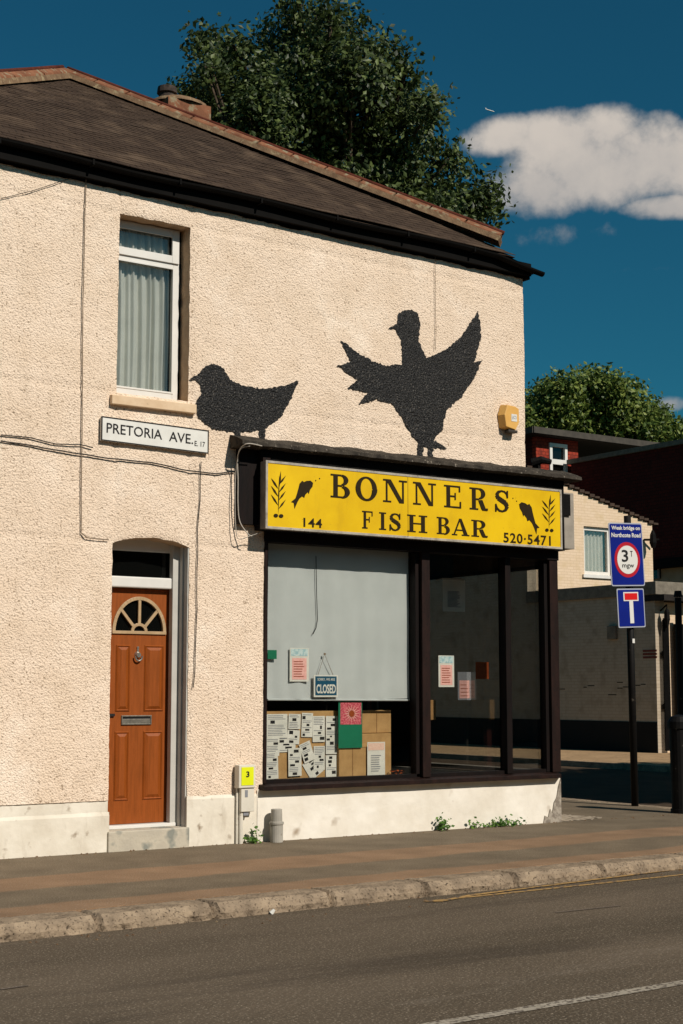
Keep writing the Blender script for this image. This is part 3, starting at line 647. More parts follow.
# room behind the window
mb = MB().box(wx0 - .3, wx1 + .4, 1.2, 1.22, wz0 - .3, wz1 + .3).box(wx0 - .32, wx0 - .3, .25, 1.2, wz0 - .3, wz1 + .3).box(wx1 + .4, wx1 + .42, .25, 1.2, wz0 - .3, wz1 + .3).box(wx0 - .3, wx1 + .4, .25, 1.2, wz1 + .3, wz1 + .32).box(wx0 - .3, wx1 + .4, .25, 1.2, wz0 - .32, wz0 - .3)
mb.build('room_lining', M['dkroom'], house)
# net curtain
cu_ = MB(); n = 120; m_ = 12; ct = Z1 - .04; cbm = Z0 + .02; vs = []
for j in range(m_ + 1):
    for i in range(n + 1):
        t = i / n; z = cbm + (ct - cbm) * j / m_; a = .020 * math.sin(t * 46 + 2.2 * math.sin(t * 9)) + .012 * math.sin(t * 90 + j * .15) + .01 * nz(t * 8, j * .2)
        vs.append((X0 + .05 + (X1 - X0 - .11) * t + .01 * math.sin(j * .3), .275 + a, z))
cu_.add(vs, [(j * (n + 1) + i, j * (n + 1) + i + 1, (j + 1) * (n + 1) + i + 1, (j + 1) * (n + 1) + i) for j in range(m_) for i in range(n)])
solo(cu_, 'net_curtain', M['curtain'], 'white pleated net curtain hanging inside the upstairs window of the cream house', 'curtain', smooth=True)

# front door ------------------------------------------------------
dY = .24; fd = planeXZ(dY)
la, lb = P(108, 700, dY).x, P(169.5, 700, dY).x
lz0, lz1 = P(140, 823, dY).z, P(140, 589, dY).z
zb0, zb1 = P(140, 588, dY - .05).z, P(140, 577, dY - .05).z
fr = MB(); ff = planeXZ(dY - .02); fr.prism(rect(la - .09, lz0 - .02, la, dz1 + .1), ff, .07); fr.prism(rect(lb + .004, lz0 - .02, dx1 + .03, dz1 + .1), ff, .07)
ztt = P(150, 552, dY).z
fr.prism(rect(la, ztt, lb + .004, dz1 + .12), ff, .07)
dfr = fr.build('door_frame', M['upvc'], house, bevel=.004)
lining = MB(); 
for k, (y0, y1, ex) in enumerate([(.015, .09, .012), (.09, .15, .026), (.15, .219, .095)]): lining.box(dx1 - ex, dx1 + .004, y0, y1, lz0 - .04, dz1 + .02)
lining.build('jamb_lining', mat('grey_white_lining', 'b5b2aa', 'c0bdb5', scale=5, rough=.5), dfr, bevel=.003)
MB().box(la - .08, lb + .03, dY - .07, dY + .03, zb0, zb1).build('transom_bar', M['upvc'], dfr, bevel=.012)
MB().box(la - .05, lb + .02, dY + .02, dY + .026, zb1 - .02, ztt + .03).build('transom_pane', M['darkglass'], dfr)
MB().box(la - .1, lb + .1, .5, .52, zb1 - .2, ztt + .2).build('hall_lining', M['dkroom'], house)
# leaf with fanlight hole: build front face around a half circle
fcx = P(139, 630, dY).x; fw = (P(164.5, 630, dY).x - fcx); fz0 = P(140, 632, dY).z; fh = P(140, 598, dY).z - fz0
dl = MB(); K = 20
arc = [(fcx + fw * math.cos(math.pi * i / K), fz0 + fh * math.sin(math.pi * i / K)) for i in range(K + 1)]
for i in range(K):
    a, b = arc[i], arc[i + 1]
    dl.prism([(a[0], a[1]), (b[0], b[1]), (b[0], lz1), (a[0], lz1)][::-1] if False else [(b[0], b[1]), (a[0], a[1]), (a[0], lz1), (b[0], lz1)], fd, .04)
dl.prism(rect(la, fz0, fcx - fw, lz1), fd, .04); dl.prism(rect(fcx + fw, fz0, lb, lz1), fd, .04); dl.prism(rect(la, lz0, lb, fz0), fd, .04)
door = dl.build('front_door', M['doorwood'], house)
dl.v
def panel(x0, x1, z0, z1):
    p = MB(); w = .022
    # groove ring then raised field
    for (a, b_, c, d_) in [(x0, z0, x1, z0 + w), (x0, z1 - w, x1, z1), (x0, z0 + w, x0 + w, z1 - w), (x1 - w, z0 + w, x1, z1 - w)]: pass
    o = [(x0, z0), (x1, z0), (x1, z1), (x0, z1)]; m1 = [(x0 + w * .5, z0 + w * .5), (x1 - w * .5, z0 + w * .5), (x1 - w * .5, z1 - w * .5), (x0 + w * .5, z1 - w * .5)]
    m2 = [(x0 + w, z0 + w), (x1 - w, z0 + w), (x1 - w, z1 - w), (x0 + w, z1 - w)]; m3 = [(x0 + 2.2 * w, z0 + 2.2 * w), (x1 - 2.2 * w, z0 + 2.2 * w), (x1 - 2.2 * w, z1 - 2.2 * w), (x0 + 2.2 * w, z1 - 2.2 * w)]
    ys = [dY - .001, dY - .012, dY - .003, dY - .016]
    vs = [(u, y, v) for ring, y in zip((o, m1, m2, m3), ys) for u, v in ring]
    fs = [(4 * r_ + k, 4 * r_ + (k + 1) % 4, 4 * r_ + 4 + (k + 1) % 4, 4 * r_ + 4 + k) for r_ in range(3) for k in range(4)] + [(12, 13, 14, 15)]
    p.add(vs, fs); return p
pcol = [(P(105, 700, dY).x, P(129.5, 700, dY).x), (P(143.5, 700, dY).x, P(163, 700, dY).x)]
pz_ = [(P(140, 711.5, dY).z, P(140, 645, dY).z), (P(140, 800, dY).z, P(140, 731, dY).z)]
for i, (a, b_) in enumerate(pcol):
    for (z0, z1) in pz_: panel(a if i else max(a, la + .07), b_, z0, z1).build('door_panel', M['doorwood'], door)
fan = MB(); n = 24
def arcring(mb, fn, cx, cz, ro, ri, t, n=24):
    for i in range(n):
        a0, a1 = math.pi * i / n, math.pi * (i + 1) / n
        mb.prism([(cx + ri[0] * math.cos(a0), cz + ri[1] * math.sin(a0)), (cx + ro[0] * math.cos(a0), cz + ro[1] * math.sin(a0)), (cx + ro[0] * math.cos(a1), cz + ro[1] * math.sin(a1)), (cx + ri[0] * math.cos(a1), cz + ri[1] * math.sin(a1))], fn, t)
ff = planeXZ(dY - .014)
arcring(fan, ff, fcx, fz0, (fw + .012, fh + .012), (fw - .02, fh - .02), .03)
fan.prism(rect(fcx - fw - .012, fz0 - .02, fcx + fw + .012, fz0 + .008), planeXZ(dY - .016), .03)
arcring(fan, planeXZ(dY - .010), fcx, fz0 + .008, (.085, .075), (.055, .048), .02, 12)
for a in (42, 90, 138):
    c, s = math.cos(R(a)), math.sin(R(a)); p0 = (fcx + .075 * c, fz0 + .07 * s); p1 = (fcx + (fw - .01) * c * .98, fz0 + (fh - .01) * s * .98); nx_, nz_ = -s * .014, c * .014
    fan.prism([(p0[0] - nx_, p0[1] - nz_), (p1[0] - nx_, p1[1] - nz_), (p1[0] + nx_, p1[1] + nz_), (p0[0] + nx_, p0[1] + nz_)][::-1], planeXZ(dY - .011), .02)
fl = fan.build('fanlight', M['doorline'], door, bevel=.002)
mb = MB().add([(a, dY + .02, b_) for a, b_ in arc], [tuple(range(len(arc)))]); mb.build('fanlight_pane', M['darkglass'], fl)
kx = P(137.5, 655, dY).x; kz = P(137.5, 655, dY).z
mb = MB(); mb.tube([(kx, dY - .001, kz), (kx, dY - .03, kz)], [.034, .022], 16).tube([(kx, dY - .001, kz + .07), (kx, dY - .012, kz + .07)], [.012, .01], 10).box(kx - .008, kx + .008, dY - .01, dY - .001, kz, kz + .07)
mb.tube([(kx + .036 * math.cos(t), dY - .028, kz - .01 + .045 * math.sin(t)) for t in [R(180 + 18 * i) for i in range(11)]], .008, 8); mb.build('door_knocker', M['chrome'], door)
lx0, lx1 = P(121, 720, dY).x, P(151, 720, dY).x; lz_ = P(136, 720, dY).z
lp = MB(); ringf(lp, planeXZ(dY - .014), lx0, lz_ - .043, lx1, lz_ + .043, .012, .013); lp.prism(rect(lx0 + .012, lz_ - .031, lx1 - .012, lz_ + .01), planeXZ(dY - .008), .006)
lpo = lp.build('letter_plate', M['pewter'], door, bevel=.002); MB().prism(rect(lx0 + .012, lz_ + .01, lx1 - .012, lz_ + .031), planeXZ(dY - .003), .002).build('letter_slot', M['blacktxt'], lpo)
q = P(109.5, 715, dY); MB().prism(rect(q.x - .02, q.z - .012, q.x + .045, q.z + .012), planeXZ(dY - .02), .018).build('door_handle', M['blacktxt'], door)
MB().box(la - .02, lb + .03, dY - .10, dY + .05, lz0 - .035, lz0 - .004).build('threshold', M['upvc'], dfr, bevel=.004)
sb = MB(); xs_ = lines(dx0 - .005, dx1 + .005, []); zq = lz0 - .036
sb.box(dx0 - .01, dx1 + .015, -.035, .3, -.05, zq); sb.build('doorstep', mat('patched_stone_step', 'b4ab9a', 'c6bca8', scale=4, rough=.95, bump=.5, bscale=25, specks=('8a8a80', 4, .52, .60)), house, bevel=.01)

# ------------------------------------------------------------------ shop front
gY = .09; ft = -.02
zt = P(266, 549, gY).z; zt = 2.86
zsill = zsr + .045
def post(x0, x1, m, y0=ft, y1=.12, name='shop_frame'): return MB().box(x0, x1, y0, y1, zsill, zt).build(name, M[m], house, bevel=.006)
post(sx0 - .005, P(267.5, 650, ft).x, 'framebrn', name='frame_post')
xm0, xm1 = P(422.5, 650, ft).x, P(430.5, 650, ft).x; post(xm0, xm1, 'framebrn', y1=.13, name='frame_post')
post(xm0 - .05, xm0 - .001, 'frameblk', y0=.03, y1=.13, name='frame_post')  # black strip put in for the shaded left side of the brown post
xb0, xb1 = P(506.5, 650, ft).x, P(512, 650, ft).x; post(xb0, xb1, 'frameblk', y0=-.015, y1=.11, name='frame_post')
xc0 = P(551, 650, ft).x; post(xc0, XS + .012, 'framebrn', y1=.12, name='corner_post')
post(xc0 - .05, xc0 - .001, 'frameblk', y0=.02, y1=.12, name='frame_post')  # dark strip standing in for the shaded side of the corner post
MB().box(sx0 - .01, XS + .02, -.03, .12, zt, 3.0).build('window_head', M['frameblk'], house, bevel=.004)
zq = zsill + .0
MB().add([(sx0 - .05, -.10, zq - .015), (XS - .06, -.10, zq - .015), (XS + .004, .13, zq + .01), (sx0 - .05, .13, zq + .01), (sx0 - .05, -.10, zq - .06), (XS - .06, -.10, zq - .06), (XS + .004, .0, zq - .055), (sx0 - .05, .0, zq - .055)],
         [(0, 1, 2, 3), (0, 4, 5, 1), (4, 7, 6, 5), (1, 5, 6, 2), (3, 7, 4, 0)]).build('shop_sill', M['framebrn'], house, bevel=.004)
MB().box(sx0, xc0, .03, .12, zq - .002, zq + .035).build('bottom_rail', M['frameblk'], house)
for a, b_ in ((P(267, 650, gY).x, xm0), (xm1, xb0), (xb1, xc0)): MB().box(a, b_, gY, gY + .006, zq + .03, zt).build('window_pane', M['glass'], house)
# side glazing and pier
zst = 2.80
MB().box(XS - .10, XS, .12, 7, zst, 3.62).build('side_header', M['ceiltan'], house)
MB().box(XS - .12, XS - .102, .12, 2.6, zst - .03, zst + .012).build('side_head_rail', M['frameblk'], house)
MB().box(XS - .08, XS, 2.5, 2.62, zsill - .2, zst).build('side_post', M['framebrn'], house)
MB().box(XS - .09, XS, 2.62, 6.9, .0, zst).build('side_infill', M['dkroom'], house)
MB().box(XS - .07, XS - .065, .12, 2.5, zsill - .0, zst).build('side_pane', M['glass'], house)
MB().box(XS - .13, XS + .03, .13, 2.5, zsill - .03, zsill + .012).build('side_sill', mat('dusty_sill', '6c655a', '857c70', scale=15, rough=.8), house)
# shop interior
MB().box(sx0 - .3, XS - .15, .13, 4.0, zsill - .24, zsill - .20).build('window_stage', M['dkfloor'], house)
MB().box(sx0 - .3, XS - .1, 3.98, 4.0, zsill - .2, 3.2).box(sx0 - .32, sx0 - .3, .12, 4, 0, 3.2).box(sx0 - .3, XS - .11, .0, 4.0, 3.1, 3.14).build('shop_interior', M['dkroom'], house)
q = PX(409, 640, 10.6); 
MB().box(10.35, 10.42, 2.2, 2.27, zsill - .2, 3.1).build('inner_post', mat('dull_red_timber', '3a1612', '481c16', scale=8, rough=.7), house)
MB().box(10.6, 10.63, 2.35, 3.4, zsill - .2, 2.3).build('inner_partition', mat('dim_grey_board', '3a3833', '444039', scale=3, rough=.8), house)
# fascia box behind the sign, canopy and end pieces
SX0, SX1 = P(265.5, 500, -.24).x, P(561.5, 500, -.24).x
zsb = (P(265, 530, -.24).z + P(562, 548, -.24).z) / 2; zst_ = (P(265, 460, -.24).z + P(562, 490, -.24).z) / 2
MB().box(sx0 - .12, XS + .02, -.13, -.005, zsb + .0, 3.74).box(sx0 - .02, XS, -.04, -.002, 2.99, zsb).build('fascia_box', M['black'], house)
MB().box(P(238, 500, -.05).x, sx0 - .122, -.07, -.005, zsb + .05, 3.78).build('fascia_end_board', M['frameblk'], house)
pb = MB().box(sx0 - .123, sx0 - .04, -.165, -.131, zsb + .04, 3.66); pb.build('fascia_end_plank', M['framebrn'], house)
# canopy: ragged felt sloping from the wall to the front
cx0, cx1 = P(240, 450, -.2).x, P(579, 490, -.2).x; cb = MB(); n = 90; vs = []
zc0 = P(245, 449, -.22).z
for i in range(n + 1):
    x = cx0 + (cx1 - cx0) * i / n; t = i / n
    zw = 3.95 + .015 * nz(x * 4) + .008 * nz(x * 17); zf = 3.76 + .010 * nz(x * 3, 4) + .006 * nz(x * 15)
    yb = 0.012 if x < XE else .5
    tip = 1 if t < .985 else .7
    vs += [(x, yb if x < XE else .012, zw - .07), (x, -.13, zf + .075), (x, -.245 + .010 * nz(x * 5, 7), zf + .030), (x, -.25 + .010 * nz(x * 5, 7), zf - .005), (x, -.20, zf - .015), (x, -.0, zf - .02)]
cb.add(vs, [(6 * i + k, 6 * i + 6 + k, 6 * i + 7 + k, 6 * i + 1 + k) for i in range(n) for k in range(5)] + [(0, 1, 2, 3, 4, 5), tuple(6 * n + k for k in range(5, -1, -1))])
can = cb.build('canopy_roof', M['lead'], house)
mb = MB().add([(XE - .02, 0, 3.88), (cx1, -.0, 3.86), (cx1, 6.9, 3.86), (XE - .02, 6.9, 3.88)], [(0, 1, 2, 3)]).box(XE, XS, .0, 6.9, 3.62, 3.70); mb.build('flat_roof', M['felt'], house)
MB().box(XS + .0, P(571, 520, -.05).x, -.10, .3, zsb + .03, 3.62).build('grey_end_box', mat('grey_end_panel', '8d857a', 'a0978a', scale=6, rough=.7, specks=('5c5348', 14, .62, .72)), house, bevel=.004)
MB().box(P(561.9, 500, -.12).x, P(570, 500, -.12).x, -.125, -.102, 3.36, 3.60).build('dark_cover', M['black'], house)
mb = MB()
for i in range(14):
    a = P(534 + i * .9, 462 + abs(i - 7) * .5, 0); mb.add([(a.x, -.02, a.z), (a.x + .03, -.06, a.z - .02), (a.x + .03, -.02, a.z - .05), (a.x - .01, .02, a.z - .03)], [(0, 1, 2), (0, 2, 3), (0, 3, 1), (1, 3, 2)])
lc = P(534, 461, .15); ml = MB().tube([(lc.x - .06, .12, lc.z - .03), (lc.x + .02, .05, lc.z + .0), (lc.x + .12, .0, lc.z - .02)], [.05, .045, .03], 8).box(lc.x - .02, lc.x + .02, .06, .14, 3.83, lc.z)
solo(ml, 'floodlight', M['black'], 'small black floodlight lying on the shop canopy at the corner of the upper wall', 'floodlight')

# ------------------------------------------------------------------ shop sign
sg = root('shop_sign', ((SX0 + SX1) / 2, -.2, zsb), 'long yellow BONNERS FISH BAR sign with brown slab lettering above the shop window', 'shop sign')
MB().box(SX0 + .004, SX1 - .004, -.232, -.135, zsb + .004, zst_ - .004).build('sign_box', M['signside'], sg, bevel=.003)
t = MB(); ringf(t, planeXZ(-.245), SX0, zsb, SX1, zst_, .024, .012); t.build('sign_trim', M['signtrim'], sg, bevel=.002)
MB().box(SX0 + .02, SX1 - .02, -.239, -.2325, zsb + .02, zst_ - .02).build('sign_panel', M['signyellow'], sg)
xj = P(408, 500, -.24).x; MB().box(xj - .003, xj + .002, -.2405, -.2392, zsb + .024, zst_ - .024).build('panel_joint', mat('joint_brown', '7d5a10', rough=.8), sg)
fs = planeXZ(-.239)
def sgc(x0, y0, x1, y1): # px box -> sign coords
    xm = (x0 + x1) / 2; return P(x0, 500, -.24).x, P(xm, y1, -.24).z, P(x1, 500, -.24).x, P(xm, y0, -.24).z
SH = zst_ - zsb
def fv(a): return zst_ - SH * a
for c, a, b_ in zip('BONNERS', (330.5, 355.5, 383, 413, 444, 469.5, 494.5), (350, 377, 407, 436, 461, 487.5, 508.5)):
    m_ = MB(); putglyph(m_, c, fs, P(a, 500, -.24).x, fv(.462), P(b_, 500, -.24).x, fv(.105)); m_.build('letter', M['ink'], sg)
for c, a, b_ in zip('FISHBAR', (362, 379, 389, 407, 436.5, 451.5, 471), (373, 386, 400.5, 427, 449.5, 469, 487)):
    m_ = MB(); putglyph(m_, c, fs, P(a, 500, -.24).x, fv(.895), P(b_, 500, -.24).x, fv(.625)); m_.build('letter', M['ink'], sg)
m_ = MB(); textin(m_, '144', fs, P(303.5, 500, -.24).x, fv(.935), P(322, 500, -.24).x, fv(.80), bold=.02, sp=1.1); m_.build('house_number', M['ink'], sg)
m_ = MB(); textin(m_, '520\u00b75471', fs, P(503, 500, -.24).x, fv(.955), P(550, 500, -.24).x, fv(.79), bold=.02, sp=1.12); m_.build('phone_number', M['ink'], sg)
def fish(px0, px1, v0, v1, flip, name='fish_emblem'):
    # little diving fish: body, tail and fins in one outline
    o = [(0, .93), (.12, 1.0), (.30, .98), (.42, .93), (.50, .97), (.62, .86), (.66, .72), (.74, .50), (.80, .36), (1.0, .22), (.88, .20), (.84, 0), (.72, .22), (.62, .36), (.50, .44), (.40, .40), (.36, .50), (.24, .60), (.20, .54), (.14, .68), (.03, .80)]
    a, b_ = P(px0, 500, -.24).x, P(px1, 500, -.24).x
    pts = [((a + (b_ - a) * (1 - u if flip else u)), v0 + (v1 - v0) * v) for u, v in o]
    if not flip: pts = pts[::-1]
    m_ = MB().prism(pts, planeXZ(-.2425), .002)
    for (u, v) in [(-.12, 1.02), (-.30, 1.10)]:
        u = 1 - u if flip else u; cx_, cz_ = a + (b_ - a) * u, v0 + (v1 - v0) * v; m_.prism([(cx_ + .007 * math.cos(R(60 * k)), cz_ + .007 * math.sin(R(60 * k))) for k in range(6)], planeXZ(-.2425), .002)
    m_.build(name, M['ink'], sg)
fish(519, 539, fv(.78), fv(.27), False); fish(291, 313, fv(.68), fv(.24), True)
def weedE(px0, px1, v0, v1):
    a, b_ = P(px0, 500, -.24).x, P(px1, 500, -.24).x; m_ = MB(); w = b_ - a; h = v1 - v0; cx_ = (a + b_) / 2
    def leaf(x0, z0, x1, z1, t):
        d = Vector((x1 - x0, z1 - z0)); n_ = Vector((-d.y, d.x)).normalized() * t; mx_, mz_ = (x0 + x1) / 2, (z0 + z1) / 2
        m_.k += 1; m_.prism([(x0, z0), (mx_ - n_.x, mz_ - n_.y), (x1, z1), (mx_ + n_.x, mz_ + n_.y)], planeXZ(-.2425 - .0003 * m_.k), .001)
    leaf(cx_, v0 + h * .1, cx_ + w * .05, v1 - h * .1, .006); leaf(cx_ + w * .05, v0 + h * .65, cx_ + w * .15, v1, .011)
    for k, (f_, s) in enumerate([(.2, 1), (.28, -1), (.38, 1), (.46, -1), (.54, 1), (.62, -1), (.7, 1)]):
        z = v0 + h * f_; leaf(cx_, z, cx_ + s * w * .48, z + h * .22, .010)
    for s in (-.16, .18): 
        m_.k += 1; m_.prism([(cx_ + s * w + .026 * math.cos(R(45 * k)), v0 + h * .07 + .018 * math.sin(R(45 * k))) for k in range(8)], planeXZ(-.2425 - .0003 * m_.k), .001)
    m_.build('seaweed_emblem', M['ink'], sg)
weedE(270.5, 286, fv(.85), fv(.14)); weedE(541.5, 555.5, fv(.74), fv(.10))

# ------------------------------------------------------------------ wall fittings
sn = root('street_name_sign', P(154, 452), 'white street nameplate reading PRETORIA AVE. E.17 below the upstairs window', 'street sign')
nx0, nx1 = P(101, 430, -.03).x, P(208, 440, -.03).x; nzt, nzb = P(154, 423.5, -.03).z, P(154, 447, -.03).z
sh_ = .012
def fsn(Y): return lambda u, v, d: (u, Y + d, v - (u - (nx0 + nx1) / 2) * .022)
MB().prism(rect(nx0, nzb, nx1, nzt), fsn(-.04), .03).build('plate', M['white'], sn, bevel=.003)
t = MB(); ringf(t, fsn(-.043), nx0 - .002, nzb - .002, nx1 + .002, nzt + .002, .011, .006); t.build('border', mat('black_border', '16130f', rough=.6), sn)
w_ = nx1 - nx0; h_ = nzt - nzb
m_ = MB(); textin(m_, 'PRETORIA', fsn(-.04), nx0 + w_ * .045, nzb + h_ * .34, nx0 + w_ * .555, nzb + h_ * .76, bold=.006); m_.build('lettering', M['blacktxt'], sn); m_ = MB(); textin(m_, 'AVE.', fsn(-.04), nx0 + w_ * .62, nzb + h_ * .32, nx0 + w_ * .85, nzb + h_ * .74, bold=.006); m_.build('lettering', M['blacktxt'], sn)
m_ = MB(); textin(m_, 'E. 17', fsn(-.04), nx0 + w_ * .865, nzb + h_ * .26, nx0 + w_ * .965, nzb + h_ * .48, bold=.004); m_.build('lettering', M['blacktxt'], sn)

al = root('alarm_box', P(510, 432), 'yellow hexagonal burglar alarm box high on the wall near its right corner', 'alarm box')
ax, az = P(511, 418, -.09).x, P(511, 418, -.09).z; aw, ah = .115, .14
hexo = [(-.6, -1), (.55, -1), (.95, -.25), (.95, .85), (.6, 1), (-.45, 1), (-.75, .1)]
hexo = [(-.62, -.72), (.55, -.90), (.98, -.30), (.98, .80), (.55, .95), (-.45, 1.0), (-.80, .2)]
v0 = [(ax + u * aw, -.095, az + v * ah) for u, v in hexo]; v1 = [(ax + u * aw * 1.12 - .02, -.004, az + v * ah * 1.08) for u, v in hexo]; n = 7
MB().add(v0 + v1, [tuple(range(n)), tuple(range(2 * n - 1, n - 1, -1))] + [(i, i + n, (i + 1) % n + n, (i + 1) % n) for i in range(n)]).build('casing', M['alarm'], al, bevel=.006)
MB().box(ax - .03, ax + .10, -.085, -.01, az - .90 * ah - .032, az - .90 * ah - .0).build('lower_housing', M['alarmd'], al, bevel=.008)
m_ = MB().prism(rect(ax + .0, az - .035, ax + .08, az + .045), planeXZ(-.098), .002); m_.build('badge', M['white'], al)
m_ = MB(); textin(m_, '(C)', planeXZ(-.098), ax + .012, az - .018, ax + .07, az + .028, d=-.002); m_.build('badge_mark', M['greytxt'], al)

ub = root('utility_box', P(246, 843), 'slim cream wall box with an acid yellow number plate above thin pipes', 'utility box')
ux0, ux1 = P(239, 780, -.10).x, P(255.5, 780, -.10).x
uz = [P(247, y_, -.10).z for y_ in (765, 788, 812, 815)]
c1 = mat('cream_plastic_box', 'cfc8b8', 'dad3c4', scale=8, rough=.6, specks=('9a8c78', 14, .66, .76))
MB().box(ux0, ux1, -.10, -.012, uz[1], uz[0]).build('upper_cabinet', c1, ub, bevel=.006)
MB().box(ux0 + .035, ux1 + .0, -.085, -.012, uz[2], uz[1] - .002).build('lower_cabinet', c1, ub, bevel=.006)
MB().prism(rect(ux0 + .025, uz[1] + .025, ux1 - .022, uz[0] - .02), planeXZ(-.104), .003).build('yellow_plate', M['yellow'], ub)
m_ = MB(); textin(m_, '3', planeXZ(-.104), ux0 + .075, uz[1] + .10, ux0 + .11, uz[1] + .155, bold=.03); m_.build('plate_number', M['blacktxt'], ub)
MB().prism(rect(ux0 + .075, uz[1] - .085, ux0 + .105, uz[1] - .02), planeXZ(-.088), .002).build('dark_fitting', M['greytxt'], ub); MB().prism(rect(ux0 + .07, uz[2] - .035, ux0 + .125, uz[2] - .004), planeXZ(-.07), .04).build('dark_fitting', M['greytxt'], ub)
MB().tube([(ux0 + .02, -.03, uz[0] - .2), (ux0 + .02, -.03, 0.0)], .012, 8).tube([(ux0 + .055, -.045, uz[2]), (ux0 + .055, -.045, .0)], .022, 10).build('conduit', c1, ub)

dp = root('waste_pipe_stub', (P(276, 846, -.10).x, -.10, 0), 'short pale capped pipe standing on the pavement against the white wall', 'pipe')
px_ = P(276.5, 830, -.12).x; zp = P(276, 809, -.12).z; zm = P(276, 823, -.12).z
MB().tube([(px_, -.12, 0), (px_, -.12, zm)], .062, 20).build('lower_pipe', M['pipe'], dp, smooth=False, bevel=.003)
MB().tube([(px_, -.12, zm - .012), (px_, -.12, zm + .012), (px_, -.12, zm + .013), (px_, -.12, zp)], [.07, .07, .055, .053], 20).build('upper_sleeve', M['pipe'], dp, bevel=.003)

def cable(name, pts, r, m, label, off=-.02, cat='cable', wob=.004):
    ps = []
    for i in range(len(pts) - 1):
        a, b_ = pts[i], pts[i + 1]; n = max(2, int(math.hypot(a[0] - b_[0], a[1] - b_[1]) / 5))
        for k in range(n): t = k / n; p = P(a[0] + (b_[0] - a[0]) * t, a[1] + (b_[1] - a[1]) * t, 0); ps.append(Vector((p.x + wob * nz(p.z * 4, p.x * 4), off, p.z + wob * nz(p.x * 4, p.z))))
    p = P(*pts[-1], 0); ps.append(Vector((p.x, off, p.z)))
    return solo(MB().tube(ps, r, 6), name, M[m], label, cat, smooth=True)
cable('wall_cable', [(85, 178), (82, 300), (81, 450), (80, 533), (86, 538), (108, 540)], .005, 'cable', 'thin cream painted cable dropping from the eave left of the window to the door arch')
cable('wall_cable', [(0, 441), (40, 447), (78, 454), (110, 459), (150, 463), (180, 470), (215, 474), (234, 472)], .006, 'cableblk', 'long sagging dark cable crossing the wall below the street nameplate', wob=.012)
cable('wall_cable', [(0, 435), (30, 438), (55, 444), (80, 445), (92, 448)], .005, 'cableblk', 'short dark cable ending left of the street nameplate', wob=.008)
cable('wall_cable', [(200, 462), (199, 500), (197, 530), (196, 610), (195, 640), (194, 665), (192, 688)], .0045, 'cableblk', 'dark frayed cable hanging down the wall right of the front door', wob=.014)
cable('wall_cable', [(0, 199), (30, 192), (60, 182), (84, 174)], .003, 'cableblk', 'thin dark wire rising to the eave at top left')
cable('wall_cable', [(434, 255), (434, 300), (435, 330), (434, 350)], .003, 'cable', 'faint thin painted cable below the eave above the right painted bird')
def loopc(pts, r, m, label):
    ps = [P(x, y, Y) for x, y, Y in pts]; q = []
    for i in range(len(ps) - 1):
        p0 = ps[max(i - 1, 0)]; p1 = ps[i]; p2 = ps[i + 1]; p3 = ps[min(i + 2, len(ps) - 1)]
        for k in range(8):
            t = k / 8; q.append(.5 * ((2 * p1) + (-p0 + p2) * t + (2 * p0 - 5 * p1 + 4 * p2 - p3) * t * t + (-p0 + 3 * p1 - 3 * p2 + p3) * t ** 3))
    q.append(ps[-1]); solo(MB().tube(q, r, 6), 'loose_cable', M[m], label, 'cable', smooth=True)
loopc([(262, 446, -.27), (246, 444, -.27), (238, 455, -.10), (238, 480, -.09), (238, 505, -.09), (240, 522, -.09), (248, 534, -.14), (252, 536, -.15)], .006, 'cablewhite', 'white cable looped over the left end of the canopy and hanging to its foot')
loopc([(250, 446, -.27), (240, 450, -.2), (236, 470, -.08), (235, 500, -.08), (236, 530, -.08), (239, 539, -.08), (250, 536, -.1), (262, 532, -.15)], .004, 'cablewhite', 'thinner pale wire hanging outermost at the left end of the canopy')

# painted birds: plain generic bird shapes in black paint
def mural(outlines, label):
    from mathutils.geometry import delaunay_2d_cdt
    m_ = MB()
    for o in outlines:
        vs = []
        for i in range(len(o)):
            a = Vector(o[i]); b_ = Vector(o[(i + 1) % len(o)]); n = max(1, int((b_ - a).length / 1.5))
            for k in range(n):
                q = a.lerp(b_, k / n); x = q.x + 1.0 * nz(q.x * .4, q.y * .4) + 1.5 * nz(q.x * 1.1, q.y * 1.1); y = q.y + 1.0 * nz(q.y * .4, q.x * .4, 5) + 1.8 * nz(q.y * 1.1, q.x * 1.1, 8)
                p = P(x, y, 0); vs.append(Vector((p.x, p.z)))
        nb = len(vs); xa, xb = min(v.x for v in vs), max(v.x for v in vs); za, zb = min(v.y for v in vs), max(v.y for v in vs); g = .04
        pts = vs + [Vector((xa + g * i, za + g * j)) for i in range(int((xb - xa) / g) + 1) for j in range(int((zb - za) / g) + 1)]
        V_, E_, F_, _, _, _ = delaunay_2d_cdt(pts, [(i, (i + 1) % nb) for i in range(nb)], [], 0, 1e-5)
        def inside(c):
            w = False
            for i in range(nb):
                p, q = vs[i], vs[(i + 1) % nb]
                if (p.y > c.y) != (q.y > c.y) and c.x < (q.x - p.x) * (c.y - p.y) / (q.y - p.y) + p.x: w = not w
            return w
        fs = [f for f in F_ if inside(sum((V_[i] for i in f), Vector((0, 0))) / len(f))]
        used = sorted({i for f in fs for i in f}); ix = {u: k for k, u in enumerate(used)}
        m_.add([(V_[u].x, wally(V_[u].x, V_[u].y) - .010, V_[u].y) for u in used], [tuple(ix[i] for i in f) for f in fs])
    solo(m_, 'wall_painting', M['mural'], label, 'wall painting', group='black birds painted on the wall')
